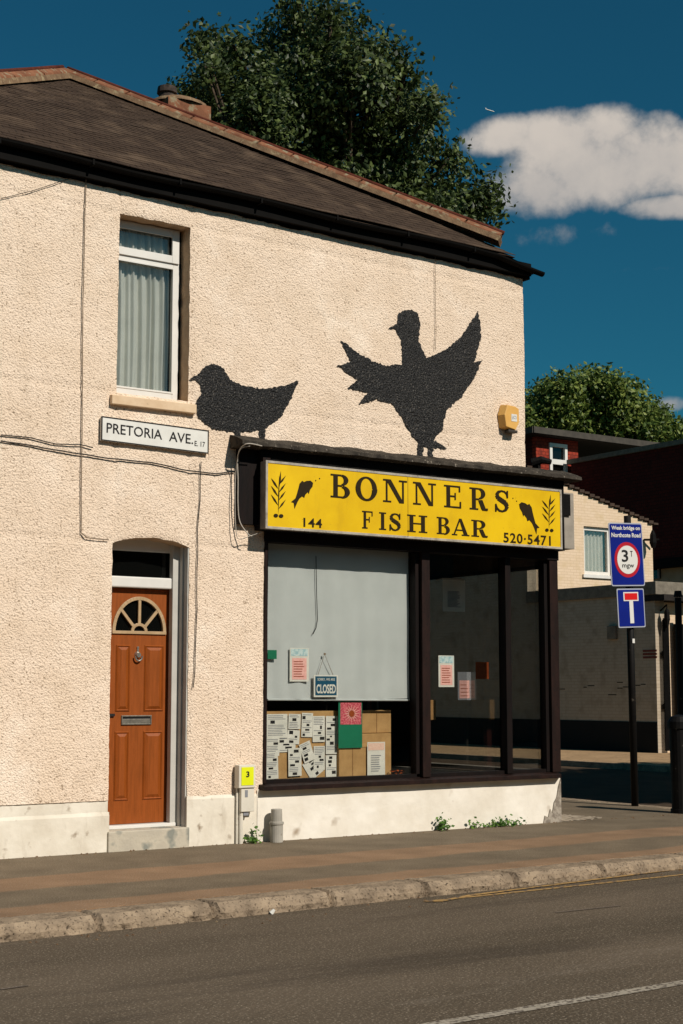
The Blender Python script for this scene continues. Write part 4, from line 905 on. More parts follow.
mural([[(222, 368), (214, 364), (205, 366), (199, 373), (189, 379), (199, 382), (201, 392), (195, 405), (198, 418), (212, 429), (236, 433), (262, 430), (280, 418), (290, 400), (299, 380), (284, 386), (264, 389), (244, 386), (230, 380)],
       [(232, 428), (239, 430), (241, 443), (248, 446), (231, 446), (236, 442)], [(258, 428), (265, 426), (264, 444), (271, 448), (254, 448), (260, 443)]], 'plump black bird painted above the left end of the shop sign')
mural([[(401, 340), (396, 330), (388, 329), (396, 324), (398, 314), (407, 309), (417, 313), (420, 324), (418, 342), (426, 358), (446, 350), (463, 334), (478, 310), (481, 336), (474, 362), (482, 360), (472, 382), (460, 398), (446, 410), (442, 430), (434, 440), (448, 450), (424, 446), (412, 436), (402, 418), (392, 404), (376, 400), (358, 404), (367, 393), (347, 388), (357, 380), (336, 366), (350, 362), (340, 340), (362, 356), (384, 366), (402, 364)],
       [(418, 440), (423, 440), (423, 462), (417, 462)], [(428, 440), (433, 440), (433, 464), (427, 464)]], 'black bird with both wings spread painted above the middle of the shop sign')

# ------------------------------------------------------------------ things in the shop window
def blindmesh():
    m_ = MB(); n, k_ = 60, 20; x0, x1 = P(268, 600, .15).x, P(408.5, 600, .15).x; zt_, zb_ = 2.95, P(338, 698.5, .15).z; vs = []
    for j in range(k_ + 1):
        for i in range(n + 1):
            t = i / n; s = j / k_; a = (.006 * math.sin(t * 22 + 1) + .005 * math.sin(t * 51 + 2 * t)) * (1 - s) * 1.3 + .004 * nz(t * 5, s * 3)
            vs.append((x0 + (x1 - x0) * t, .15 + a, zb_ + (zt_ - zb_) * s - .012 * math.sin(t * 3) * (1 - s)))
    m_.add(vs, [(j * (n + 1) + i, j * (n + 1) + i + 1, (j + 1) * (n + 1) + i + 1, (j + 1) * (n + 1) + i) for j in range(k_) for i in range(n)]); return m_, x0, x1, zb_
bl = root('roller_blind', P(338, 698, .15), 'pale grey roller blind drawn most of the way down in the left shop window', 'blind')
bm_, bx0, bx1, bz = blindmesh(); bm_.build('fabric', M['blind'], bl, smooth=True)
MB().tube([(bx0, .15, bz - .008), (bx1, .15, bz - .02)], .010, 8).build('bottom_bar', M['blind'], bl)
q = [P(x, y, .13) for x, y in [(316, 556), (316.5, 590), (317.5, 620), (316, 628), (313, 634)]]; MB().tube(q, .004, 6).build('pull_cord', M['cableblk'], bl)

def sheet(name, px, Y, m, label=None, cat=None, parent=None, t=.003, tilt=0, group=None):
    x0, y0, x1, y1 = px; xm = (x0 + x1) / 2; a, b_ = P(x0, 600, Y).x, P(x1, 600, Y).x; z0, z1 = P(xm, y1, Y).z, P(xm, y0, Y).z; cx_, cz_ = (a + b_) / 2, (z0 + z1) / 2; c, s = math.cos(R(tilt)), math.sin(R(tilt))
    fn = lambda u, v, d: (cx_ + (u - cx_) * c - (v - cz_) * s, Y + d, cz_ + (u - cx_) * s + (v - cz_) * c)
    m_ = MB().prism(rect(a, z0, b_, z1), fn, t)
    if parent is None and label is None: return m_, fn, (a, z0, b_, z1)
    if parent is not None: o = m_.build(name, M[m], parent)
    else: o = solo(m_, name, M[m], label, cat, group)
    return o, fn, (a, z0, b_, z1)
def notice(px, Y, label, head='paleblue', body='pink', group=None, base='paper', tilt=0, name='paper_notice', nlines=7):
    x0, y0, x1, y1 = px; rt = root(name, P((x0 + x1) / 2, y1, Y), label, 'notice', group)
    o, fn, (a, b_, c, d_) = sheet('sheet', px, Y, base, parent=rt, tilt=tilt); w, h = c - a, d_ - b_
    if head: MB().prism(rect(a + w * .05, b_ + h * .76, c - w * .05, d_ - h * .03), lambda u, v, d: fn(u, v, d - .002), .001).build('header_print', M[head], rt)
    if body: MB().prism(rect(a + w * .12, b_ + h * .06, c - w * .12, b_ + h * .70), lambda u, v, d: fn(u, v, d - .0015), .001).build('panel_print', M[body], rt)
    m_ = MB()
    for k in range(nlines):
        z = b_ + h * (.14 + .52 * k / nlines); m_.prism(rect(a + w * .2, z, a + w * random.uniform(.62, .8), z + h * .02), lambda u, v, d: fn(u, v, d - .004), .001)
    if nlines: m_.build('text_print', M['orange' if body == 'pink' else 'greytxt'], rt)
    return rt
G_ = 'notices stuck inside the shop windows'
notice((290, 648, 309, 681.5), .125, 'pink and pale blue notice stuck on the grey blind left of the CLOSED sign', group=G_)
notice((438, 655.5, 453.5, 687), .105, 'pink and pale blue notice stuck inside the middle window pane', group=G_)
notice((457, 672, 470, 700), 1.5, 'faint copy of the pink notice standing in for its reflection behind the middle pane', group=G_, base='greytxt', head=None, body='pink', nlines=4)  # reflection of the pink notice, modelled as a faint sheet
mb_ = notice((443, 580, 465, 611.5), .8, 'pale grey menu board hanging inside the shop near the top of the middle pane', base='paper', head=None, body=None, nlines=14, name='menu_board'); 
MB().tube([P(436, 580, .8), P(443, 578.5, .8), P(462, 579, .8)], .008, 6).build('hanger', M['cablewhite'], mb_)
sheet('paper_label', (475, 662, 488, 679), 1.0, 'orange', 'small orange label inside the shop right of the pink notices', 'label')
sheet('paper_label', (268, 650, 277, 659), .12, 'green', 'small dull green sticker at the left edge of the grey blind', 'label')
cs_ = root('closed_sign', P(326, 697, .11), 'small blue and white CLOSED sign hanging by a string before the grey blind', 'sign')
o, fn, (a, b_, c, d_) = sheet('board', (314, 675, 338, 697), .11, 'paper', parent=cs_); w, h = c - a, d_ - b_
MB().prism(rect(a + w * .06, b_ + h * .08, c - w * .06, d_ - h * .06), lambda u, v, d: fn(u, v, d - .002), .001).build('blue_panel', M['teal'], cs_)
m_ = MB(); textin(m_, 'CLOSED', lambda u, v, d: fn(u, v, d - .002), a + w * .10, b_ + h * .16, c - w * .10, b_ + h * .58, bold=.03, d=-.002); textin(m_, 'SORRY, WE ARE', lambda u, v, d: fn(u, v, d - .002), a + w * .14, b_ + h * .72, c - w * .14, b_ + h * .86, d=-.002, bold=.01); m_.build('lettering', M['paper'], cs_)
MB().tube([P(318, 675, .112), P(324.5, 654, .112), P(333, 675, .112)], .003, 6).tube([P(324.5, 654, .115) + Vector((0, -.01, 0)), P(324.5, 654, .115)], .012, 10).build('string', M['cable'], cs_)

# clippings board
cbd = root('clippings_board', P(302, 779, .2), 'cardboard panel covered in newspaper clippings standing at lower left of the shop window', 'display board')
o, fn0, _ = sheet('backing_card', (266, 711, 339, 780), .24, 'card', parent=cbd, t=.01)
def clipping(px, tilt, seed, dense=.5):
    random.seed(seed); o, fn, (a, b_, c, d_) = sheet('newspaper_cutting', px, .232 - .0022 * (seed % 7), 'paper', parent=cbd, tilt=tilt, t=.0015); w, h = c - a, d_ - b_; m_ = MB(); g_ = MB()
    z = d_ - h * .06
    while z > b_ + h * .1:
        if random.random() < dense * .35:
            hh = min(random.uniform(.015, .035), z - b_ - .01); u0 = a + w * random.uniform(.05, .6); m_.prism(rect(u0, z - hh, min(u0 + w * random.uniform(.15, .4), c - w * .04), z), lambda u, v, d: fn(u, v, d - .001), .0005); z -= hh + .012
        else:
            g_.prism(rect(a + w * .08, z - .006, c - w * random.uniform(.08, .3), z), lambda u, v, d: fn(u, v, d - .001), .0005); z -= .016
    if m_.v: m_.build('photo_print', M['blacktxt'], o)
    if g_.v: g_.build('text_print', M['greytxt'], o)
for i, (px, tl) in enumerate([((267, 714, 288, 738), 0), ((267, 738, 280, 756), 0), ((267, 752, 279, 779), 2), ((289, 714, 301, 729), -2), ((279, 734, 296, 752), 1), ((288, 730, 300, 744), -4), ((302, 713, 313, 737), -2), ((313, 716, 325, 742), 0), ((326, 716, 338, 754), 0), ((302, 742, 313, 762), 20), ((289, 748, 302, 776), 1), ((306, 757, 322, 777), 35), ((314, 746, 325, 770), 0), ((326, 755, 338, 777), 1)]):
    clipping(px, tl, i + 3, .3 if i < 4 else 1.3)
gp = root('flower_poster', P(349, 750, .15), 'green poster with a pink and white flower picture beside the newspaper clippings', 'poster')
o, fn, (a, b_, c, d_) = sheet('sheet', (338.5, 701, 362, 748), .17, 'green', parent=gp); w, h = c - a, d_ - b_
MB().prism(rect(a + w * .08, b_ + h * .5, c - w * .04, d_ - h * .03), lambda u, v, d: fn(u, v, d - .002), .001).build('picture_ground', M['petal'], gp)
m_ = MB(); ccx, ccz = a + w * .55, b_ + h * .73
for k in range(16):
    t = R(22.5 * k); r0, r1 = w * .12, w * .40; m_.k += 1
    m_.prism([(ccx + r0 * math.cos(t - .1), ccz + r0 * math.sin(t - .1)), (ccx + r1 * math.cos(t), ccz + r1 * math.sin(t) * .85), (ccx + r0 * math.cos(t + .1), ccz + r0 * math.sin(t + .1))], lambda u, v, d: fn(u, v, d - .004), .001)
m_.build('petals', M['petal2'], gp); MB().prism([(ccx + w * .12 * math.cos(R(30 * k)), ccz + w * .12 * math.sin(R(30 * k))) for k in range(12)], lambda u, v, d: fn(u, v, d - .006), .001).build('flower_centre', M['orange'], gp)
def carton(px, Y0, Y1, m, label, tape=True):
    x0, y0, x1, y1 = px; a, b_ = P(x0, 700, Y0).x, P(x1, 700, Y0).x; z0, z1 = P((x0 + x1) / 2, y1, Y0).z, P((x0 + x1) / 2, y0, Y0).z
    r_ = root('cardboard_box', (a, Y0, z0), label, 'box', 'cardboard boxes in the shop window'); MB().box(a, b_, Y0, Y1, z0, z1).build('carton', M[m], r_, bevel=.006)
    if tape: MB().box(a + (b_ - a) * .02, b_ - (b_ - a) * .02, Y0 - .002, Y0, z1 - (z1 - z0) * .12, z1 - (z1 - z0) * .10).box((a + b_) / 2 - .004, (a + b_) / 2 + .004, Y0 - .003, Y0 - .0005, z0, z1 - .01).build('seam', M['carddk'], r_)
carton((339, 744, 366, 777), .19, .42, 'card', 'small cardboard box standing below the green poster')
carton((362, 710, 391, 733), .30, .50, 'card', 'upper plain cardboard box right of the green poster')
carton((362, 733.5, 391, 776), .26, .50, 'card', 'taller lower cardboard box behind the white leaflet', tape=False)
carton((383, 680, 396, 697), 1.9, 2.1, 'carddk', 'dim box high up behind the central window post')
carton((428, 700, 436, 720), 1.6, 1.9, 'carddk', 'dim box just right of the central window post', tape=False)
lf = notice((367, 742, 384.5, 776), .20, 'white leaflet with a small picture leaning on the cardboard box at right', head='petal2', body=None, nlines=8, name='leaflet')
m_ = MB()
random.seed(5)
for i in range(16):
    c_0 = P(random.uniform(388, 404), 774.5 - random.uniform(0, 3), .22); r_ = random.uniform(.012, .03); m_.add([c_0 + Vector((random.uniform(-1, 1), random.uniform(-1, 1), random.uniform(-.6, 1))) * r_ for _ in range(4)], [(0, 1, 2), (0, 2, 3), (0, 3, 1), (1, 3, 2)])
solo(m_, 'dried_leaves', M['orange'], 'little heap of orange dried leaves on the window ledge by the centre post', 'dead leaves')

# ------------------------------------------------------------------ road sign post
pb_ = PZ(635, 806, 0); pst = root('road_sign_post', pb_, 'black post carrying two blue road signs, weak bridge limit and dead end', 'road sign')
ptop = P(628, 516, pb_.y).z
MB().tube([(pb_.x, pb_.y, -.02), (pb_.x - .02, pb_.y, ptop)], .045, 16).build('pole', M['postblk'], pst, smooth=True)
def plate(px, Y, name, rot):
    x0, y0, x1, y1 = px; a, b_ = P(x0, 560, Y).x, P(x1, 560, Y).x; z0, z1 = P((x0 + x1) / 2, y1, Y).z, P((x0 + x1) / 2, y0, Y).z; cx_, cz_ = (a + b_) / 2, (z0 + z1) / 2; c, s = math.cos(R(rot)), math.sin(R(rot))
    fn = lambda u, v, d: (cx_ + u * c - v * s, Y + d, cz_ + u * s + v * c); return fn, (b_ - a) / 2, (z1 - z0) / 2
Yp = pb_.y - .07
def rrect(w, h, r, n=4):
    o = []
    for cx_, cz_, a0 in ((w - r, -h + r, -90), (w - r, h - r, 0), (-w + r, h - r, 90), (-w + r, -h + r, 180)):
        for k in range(n + 1): a = R(a0 + 90 * k / n); o.append((cx_ + r * math.cos(a), cz_ + r * math.sin(a)))
    return o
fn, w, h = plate((610, 523, 643.5, 586), Yp, 'p', 2.6)
pl = MB().prism(rrect(w, h, .03), fn, .006).build('weight_limit_plate', M['edgegrey'], pst)
MB().prism(rrect(w - .016, h - .016, .02), lambda u, v, d: fn(u, v, d - .003), .002).build('blue_ground', M['blue'], pl)
rr = w * .76
def disc(r, n=40): return [(r * math.cos(2 * math.pi * k / n), -h * .17 + r * math.sin(2 * math.pi * k / n)) for k in range(n)]
MB().prism(disc(rr), lambda u, v, d: fn(u, v, d - .006), .002).build('red_ring', M['red'], pl)
MB().prism(disc(rr * .80), lambda u, v, d: fn(u, v, d - .009), .002).build('white_disc', M['signwhite'], pl)
f3 = lambda u, v, d: fn(u, v, d - .010); cz_ = -h * .17
m_ = MB(); textin(m_, '3', f3, -rr * .45, cz_ - rr * .12, rr * .05, cz_ + rr * .56, bold=.015); textin(m_, 'T', f3, rr * .22, cz_ + rr * .18, rr * .42, cz_ + rr * .50); textin(m_, 'mgw', f3, -rr * .45, cz_ - rr * .52, rr * .48, cz_ - rr * .26); m_.build('limit_lettering', M['blacktxt'], pl)
m_ = MB(); textin(m_, 'Weak bridge on', lambda u, v, d: fn(u, v, d - .004), -w * .85, h * .74, w * .85, h * .90, bold=.025); textin(m_, 'Northcote Road', lambda u, v, d: fn(u, v, d - .004), -w * .87, h * .54, w * .87, h * .68, bold=.025); m_.build('sign_lettering', M['signwhite'], pl)
fn2, w2_, h2 = plate((616.5, 588.5, 643.5, 627.5), Yp, 'p', 2.6)
pl2 = MB().prism(rrect(w2_, h2, .02), fn2, .006).build('dead_end_plate', M['edgegrey'], pst)
MB().prism(rrect(w2_ - .016, h2 - .016, .015), lambda u, v, d: fn2(u, v, d - .003), .002).build('blue_ground', M['blue'], pl2)
MB().prism(rect(-w2_ * .14, -h2 * .78, w2_ * .14, h2 * .40), lambda u, v, d: fn2(u, v, d - .006), .002).prism(rect(-w2_ * .55, h2 * .36, w2_ * .55, h2 * .82), lambda u, v, d: fn2(u, v, d - .0065), .002).build('white_symbol', M['signwhite'], pl2)
MB().prism(rect(-w2_ * .47, h2 * .42, w2_ * .47, h2 * .76), lambda u, v, d: fn2(u, v, d - .009), .002).build('red_bar', M['red2'], pl2)
q = pb_
MB().box(q.x - .06, q.x + .05, q.y - .063, q.y + .05, P(633, 545, Yp).z, P(633, 545, Yp).z + .04).box(q.x - .06, q.x + .05, q.y - .063, q.y + .05, P(633, 605, Yp).z, P(633, 605, Yp).z + .04).build('clips', M['postblk'], pst)
MB().box(q.x - .03, q.x + .01, q.y - .052, q.y - .044, P(633, 643, Yp).z, P(633, 641, Yp).z + .03).build('white_sticker', M['signwhite'], pst)

# black bollard bin at the frame edge
bb = PZ(682, 813, 0); bo = root('litter_bin', bb, 'black cylindrical litter bin at the right edge of the pavement', 'litter bin')
MB().tube([bb + Vector((0, 0, z)) for z in (0, .05, .051, .98)], [.13, .13, .115, .125], 20).build('body', M['postblk'], bo)
MB().tube([bb + Vector((0, 0, z)) for z in (.982, 1.06, 1.12, 1.14)], [.14, .14, .10, .03], 20).build('cap', M['postblk'], bo)
rp = PX(682.3, 760, 16.2)
rp.z = -.1
solo(MB().tube([(rp.x, rp.y, 0), (rp.x, rp.y, 2.75)], .05, 10).tube([(rp.x, rp.y, 2.76), (rp.x, rp.y, 2.85)], [.065, .05], 10), 'tall_post', M['postblk'], 'tall thin black post at the far right edge of the photo', 'post')

# ------------------------------------------------------------------ across the side street
gd = root('side_street_building', (25.5, 14, 0), 'long dull painted brick side wall in shade with grey coping, across the side street', 'building')
gX = 25.5; gy0 = PX(657, 700, gX).y; gz = 3.62; gys = PX(527.5, 600, gX).y
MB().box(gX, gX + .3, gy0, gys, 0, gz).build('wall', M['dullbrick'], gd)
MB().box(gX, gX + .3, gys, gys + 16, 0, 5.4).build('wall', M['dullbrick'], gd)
MB().box(gX - .06, gX + 3, gy0 - .1, gys - .002, gz, gz + .30).build('coping', M['concrete'], gd, bevel=.01)
MB().box(gX - .02, gX - .001, gy0, gys + 16, 0, .70).build('black_plinth', mat('tarred_plinth', '080706', '0d0b0a', scale=3, rough=.8), gd)
q = PX(614, 633, gX); MB().box(gX - .08, gX - .001, q.y - .12, q.y + .16, q.z - .15, q.z + .17).build('meter_box', M['concrete'], gd, bevel=.01)
q = PX(650, 654, gX)
m_ = MB()
for k in range(3): m_.box(gX - .008, gX - .002, q.y - .22, q.y + .22, q.z - .10 + k * .075, q.z - .05 + k * .075)
m_.build('faded_red_sign', mat('faded_red_paint', '7c3a30', '6a4038', scale=20, rough=.9, contrast=(.45, .55)), gd)
m_ = MB(); random.seed(3)
for k in range(9): y_ = gy0 + random.uniform(.3, 3.6); z_ = random.uniform(1.3, 1.6); m_.box(gX - .004, gX - .001, y_, y_ + random.uniform(.1, .3), z_, z_ + .02)
m_.build('mortar_gaps', M['black'], gd)
# front face of that building (normal -Y), lit, with black gates
MB().box(gX + .302, gX + 9, gy0 + .02, gy0 + .3, 0, 3.45).build('front_wall', M['creambrick'], gd)
MB().box(gX - .05, gX + 9, gy0 - .35, gy0 + .3, 3.47, 3.61).build('roof_edge', M['felt'], gd)
gt = root('black_gate', PX(668, 740, gX + .4), 'tall black double gate in the sunlit wall at the far right', 'gate')
g0 = P(664.5, 700, gy0 - .1).x; g1 = P(670.5, 700, gy0 - .1).x
m_ = MB(); nb = 7
for k in range(nb): a = g0 + (g1 - g0) * k / nb; m_.box(a, a + (g1 - g0) / nb - .012, gy0 - .12, gy0 - .08, .05, P(667, 620, gy0 - .1).z + .04 * (k % 2))
m_.build('boards', M['black'], gt); MB().box(g0, g1 - .02, gy0 - .078, gy0 - .03, 1.0, 1.12).box(g0, g1 - .02, gy0 - .078, gy0 - .03, 2.2, 2.32).build('rails', M['black'], gt)
g2 = P(676.5, 700, gy0 - .1).x; g3 = P(692, 700, gy0 - .1).x
m_ = MB().box(g2, g3, gy0 - .12, gy0 - .06, .05, 2.95); 
gt2 = solo(m_.box(g2, g2 + .12, gy0 - .16, gy0 - .121, 0, 3.1).box(g2, g3, gy0 - .14, gy0 - .1205, 1.2, 1.34), 'black_gate', M['black'], 'black solid gate leaf cut off by the right edge of the photo', 'gate')
lq = P(667, 617, gy0 - .2)
lamp = root('wall_lantern', lq, 'black wall lantern above the tall black gate', 'lantern')
MB().tube([lq + Vector((0, 0, z)) for z in (-.25, -.05, .12, .2)], [.03, .07, .06, .02], 8).build('lantern_body', M['black'], lamp); MB().tube([lq + Vector((0, .2, .15)), lq + Vector((0, 0, .28)), lq + Vector((0, 0, .2))], .02, 6).build('bracket', M['black'], lamp)

# cream gable house
GY = 17.6
ho = root('gable_house', (28.5, GY, 0), 'cream painted brick gable with a white window and sloping tiled verge, behind the street signs', 'house')
tl, tr_ = P(572, 489, GY), P(652, 525, GY); xl2 = P(527, 560, GY).x
top0 = tl.z + (tl.z - tr_.z) / (tr_.x - tl.x) * (tl.x - xl2)
wa, wb_, wz_0, wz_1 = P(584, 550, GY).x, P(612, 550, GY).x, P(597, 575, GY).z, P(597, 527, GY).z
m_ = MB(); f_ = planeXZ(GY)
def topz(x): return top0 + (tr_.z - top0) * (x - xl2) / (tr_.x - xl2)
for a, b_, lo, hi in [(xl2, wa, 3.2, None), (wb_, tr_.x, 3.2, None), (wa, wb_, 3.2, wz_0), (wa, wb_, wz_1, None)]:
    m_.prism([(a, lo), (b_, lo), (b_, hi or topz(b_)), (a, hi or topz(a))], f_, .3)
m_.box(tr_.x - .3, tr_.x - .002, GY + .301, GY + 8, 3.2, tr_.z - .05)
m_.build('wall', M['creambrick'], ho)
wn = MB(); ringf(wn, planeXZ(GY + .08), wa, wz_0, wb_, wz_1, .10, .06); wn = wn.build('window', M['upvc'], ho)
MB().box(wa + .09, wb_ - .09, GY + .12, GY + .13, wz_0 + .09, wz_1 - .09).build('pane', M['glass'], wn); MB().box(wa - .08, wb_ + .08, GY - .06, GY + .07, wz_0 - .09, wz_0 - .002).build('sill', M['upvc'], wn)
m_ = MB(); vs = []; n = 50
for j in range(2):
    for i in range(n + 1): t = i / n; vs.append((wa + .1 + (wb_ - wa - .2) * t, GY + .22 + .03 * math.sin(t * 40), wz_0 + .1 + (wz_1 - wz_0 - .2) * j))
m_.add(vs, [(i, i + 1, n + 2 + i, n + 1 + i) for i in range(n)])
solo(m_, 'net_curtain', M['curtain'], 'white net curtain inside the window of the cream gable across the side street', 'curtain', smooth=True)
m_ = MB(); nn = 26
for k in range(nn):
    a = xl2 - .0 + (tr_.x - xl2 + .2) * k / nn; b_ = a + (tr_.x - xl2) / nn; z = topz((a + b_) / 2); m_.box(a, b_ - .01, GY - .07, GY + 8, z + .005 + .03 * (k % 2), z + .09 + .02 * nz(k * 2.2))
m_.build('roof', mat('dark_verge_tiles', '3a2e26', '4c3c30', scale=4, rough=.9), ho)
q = P(629, 519, GY + .2); m_ = MB().box(q.x - .16, q.x + .16, GY + .0 + .31, GY + .6, q.z - .4, q.z + .15); m_.build('vent_stack', M['black'], ho)
lq = P(653, 541, GY - .3); lamp = root('wall_lantern', lq, 'black bracket lantern at the corner of the cream gable', 'lantern')
MB().tube([lq + Vector((0, 0, z)) for z in (-.2, -.05, .18, .3)], [.05, .10, .08, .03], 8).build('lantern_body', M['black'], lamp); MB().tube([lq + Vector((-.1, .25, .05)), lq + Vector((.25, 0, .05))], .03, 6).build('bracket', M['black'], lamp)
q = P(640, 470, 0)

# tile-hung block behind with cream ground floor, and its dormer
TX = 36.2; ty0 = PX(700, 500, TX).y - 1.5; ty1 = PX(571, 461, TX).y; tz1 = (PX(571, 461, TX).z + PX(683, 448, TX).z) / 2; tz0 = PX(670, 558, TX).z
tb = root('tile_hung_building', (TX, (ty0 + ty1) / 2, 0), 'large dark red tile-hung block with cream ground floor behind the cream gable', 'building')
MB().box(TX, TX + 8, ty0, ty1, tz0, tz1).build('upper_wall', M['shadetile'], tb)
MB().box(TX - .12, TX + 8, ty0, ty1 + .1, tz1, tz1 + .16).build('parapet_trim', M['concrete'], tb)
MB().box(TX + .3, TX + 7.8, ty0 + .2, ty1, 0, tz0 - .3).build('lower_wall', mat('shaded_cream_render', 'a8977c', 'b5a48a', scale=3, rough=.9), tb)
MB().box(TX - .1, TX + 8, ty0, ty1, tz0 - .298, tz0 - .002).build('band', M['black'], tb)
for zc_ in ((563, 578), (582, 600)):
    a, b_ = PX(652, 570, TX + .3), PX(661, 570, TX + .3); w_0 = MB().box(TX + .24, TX + .299, b_.y, a.y + .9, PX(656, zc_[1], TX).z, PX(656, zc_[0], TX).z).build('window', M['darkglass'], tb)
    MB().box(TX + .20, TX + .239, b_.y, b_.y + .08, PX(656, zc_[1], TX).z, PX(656, zc_[0], TX).z).build('frame', M['greytxt'], w_0)
DY = ty1 + .3
dm = root('roof_dormer', P(560, 460, DY), 'flat roofed dormer hung with bright red tiles and a white window', 'dormer')
da, db = P(536, 450, DY).x, P(578, 450, DY).x; dzt = P(540, 437, DY).z; dzb = P(560, 490, DY).z - .6
wa_, wb2 = P(549, 460, DY).x, P(566.5, 460, DY).x; zz0, zz1 = P(558, 479, DY).z, P(558, 444, DY).z
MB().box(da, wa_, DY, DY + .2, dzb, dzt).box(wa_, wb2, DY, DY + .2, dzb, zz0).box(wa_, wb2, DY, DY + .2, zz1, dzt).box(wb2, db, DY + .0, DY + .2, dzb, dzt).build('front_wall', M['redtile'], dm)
MB().box(da, da + .2, DY + .201, DY + 7, dzb, dzt).build('side_wall', M['shadetile'], dm)  # dormer side takes the darker tile, its shade painted in
m_ = MB(); ringf(m_, planeXZ(DY - .06), wa_, zz0, wb2, zz1, .12, .14); m_.prism(rect(wa_ + .12, (zz0 + zz1) / 2 - .12, wb2 - .12, (zz0 + zz1) / 2 + .06), planeXZ(DY - .06), .14); wn = m_.build('window', M['upvc'], dm)
MB().box(wa_ + .1, wb2 - .1, DY + .04, DY + .06, zz0 + .1, zz1 - .1).build('pane', M['darkglass'], wn)
dr = P(700, 450, DY).x
MB().box(da - .5, dr + 4, DY - .45, DY + 7, dzt, dzt + .12).build('roof', M['felt'], dm); MB().box(da - .52, dr + 4, DY - .50, DY - .452, dzt + .02, dzt + .24).box(da - .56, da - .522, DY - .45, DY + 7, dzt + .02, dzt + .24).build('fascia', mat('dark_fascia_board', '3a352f', '4a443c', scale=4, rough=.7), dm)

# opposite side of the main road (behind the camera, seen only in reflections)
op = root('terrace_opposite', (5, -20, 0), 'plain brick terrace on the opposite side of the main road', 'building')
MB().box(-40, 50, -27, -19.5, 0, 6.2).build('wall', mat('dull_brick', '6d4a3a', '7d5a48', scale=3, rough=.9), op)
MB().add([(-40, -19.2, 6.2), (50, -19.2, 6.2), (50, -23.2, 8.2), (-40, -23.2, 8.2), (-40, -27.2, 6.2), (50, -27.2, 6.2)], [(0, 1, 2, 3), (3, 2, 5, 4), (0, 3, 4), (1, 5, 2)]).build('roof', M['felt'], op)
m_ = MB()
for k in range(18):
    for z in (1.0, 3.8): m_.box(-38 + k * 4.8, -36.8 + k * 4.8, -19.497, -19.44, z, z + 1.5)
m_.build('windows', M['darkglass'], op)

# ------------------------------------------------------------------ trees
def leaves(lobes, nleaf, size, spread, seed, clump=140, up=.3, inner=.55, sunny=None):
    rnd = random.Random(seed); vs = []; fs = []
    tot = sum(r ** 2 for c, r in lobes); cl_ = []
    for c, r in lobes:
        for _ in range(max(3, int(clump * r * r / tot))):
            while True:
                d = Vector((rnd.gauss(0, 1), rnd.gauss(0, 1), rnd.gauss(0, 1)))
                if d.length > .1: break
            d.normalize(); cl_.append((Vector(c) + d * r * (inner + (1.02 - inner) * rnd.random() ** .5), d))
    for i in range(nleaf):
        c, d = cl_[int(rnd.random() * len(cl_))]; o = Vector([max(-2, min(2, rnd.gauss(0, 1))) for _ in range(3)]) * spread
        p = c + o; nrm = (d + Vector((rnd.gauss(0, .7), rnd.gauss(0, .7), rnd.gauss(0, .7) + up))).normalized(); a = nrm.orthogonal().normalized(); b_ = nrm.cross(a); t = rnd.uniform(0, 6.28); s = size * rnd.uniform(.6, 1.25)
        a, b_ = a * math.cos(t) + b_ * math.sin(t), b_ * math.cos(t) - a * math.sin(t); n = len(vs)
        vs += [p - a * s, p - b_ * s * .55 - nrm * s * .12, p + a * s, p + b_ * s * .6 - nrm * s * .1]; fs.append((n, n + 1, n + 2, n + 3))
    return MB().add(vs, fs)
def tree(base, lobes, nleaf, size, spread, seed, label, m, clump, trunk_r=.3, name='leafy_tree', inner=.55):
    t = root(name, base, label, 'tree'); leaves(lobes, nleaf, size, spread, seed, clump, inner=inner).build('crown', m, t)
    cz_ = sum(Vector(c).z for c, r in lobes) / len(lobes); top = Vector((base[0], base[1], cz_)); tm = MB()
    b0 = Vector(base); mid = b0.lerp(top, .6); tm.tube([b0 - Vector((0, 0, .3)), b0 + Vector((.05, 0, 1)), mid + Vector((.15, .1, 0)), top], [trunk_r * 1.3, trunk_r, trunk_r * .7, trunk_r * .35], 12)
    tm.build('trunk', M['bark'], t, smooth=True); lm = MB(); rnd = random.Random(seed)
    for c, r in lobes:
        c = Vector(c); s = b0.lerp(top, rnd.uniform(.45, .85)); k = s.lerp(c, .5) + Vector((0, 0, -.15 * r)); lm.tube([s, k, c.lerp(k, .6), c.lerp(k, .3)], [trunk_r * .4, trunk_r * .25, trunk_r * .12, .02], 7)
        for _ in range(3):
            e = c + Vector((rnd.uniform(-1, 1), rnd.uniform(-1, 1), rnd.uniform(-.2, 1))).normalized() * r * .55; lm.tube([k, c.lerp(e, .4), e], [trunk_r * .14, trunk_r * .08, .012], 5)
    lm.build('limbs', M['bark'], t, smooth=True); return t
def lob(lst, F, dd=0):
    o = []
    for i, (x, y, r) in enumerate(lst): f_ = F + dd * math.sin(i * 2.1); o.append((PF(x, y, f_), r * f_ / FPX))
    return o
big = lob([(312, 120, 78), (300, 62, 44), (355, 95, 52), (245, 98, 44), (214, 98, 30), (208, 66, 18), (385, 145, 50), (425, 195, 45), (262, 150, 60), (330, 190, 80), (395, 215, 60), (458, 225, 34), (316, 22, 18), (240, 60, 20), (375, 62, 26), (200, 120, 24), (350, 270, 80), (420, 270, 60), (260, 230, 70), (400, 108, 18), (472, 205, 22), (300, 4, 9), (205, 40, 9), (330, 10, 9), (232, 46, 10), (352, 32, 10), (405, 72, 10), (448, 160, 8), (488, 208, 9), (430, 110, 9)], 50, 2.0)
bc = PF(335, 690, 50); bc.z = 0
tree(bc, big, 85000, .112, .33, 11, 'tall dark leafy tree rising behind the cream house roof', M['leafD'], 620, .45, inner=.62)
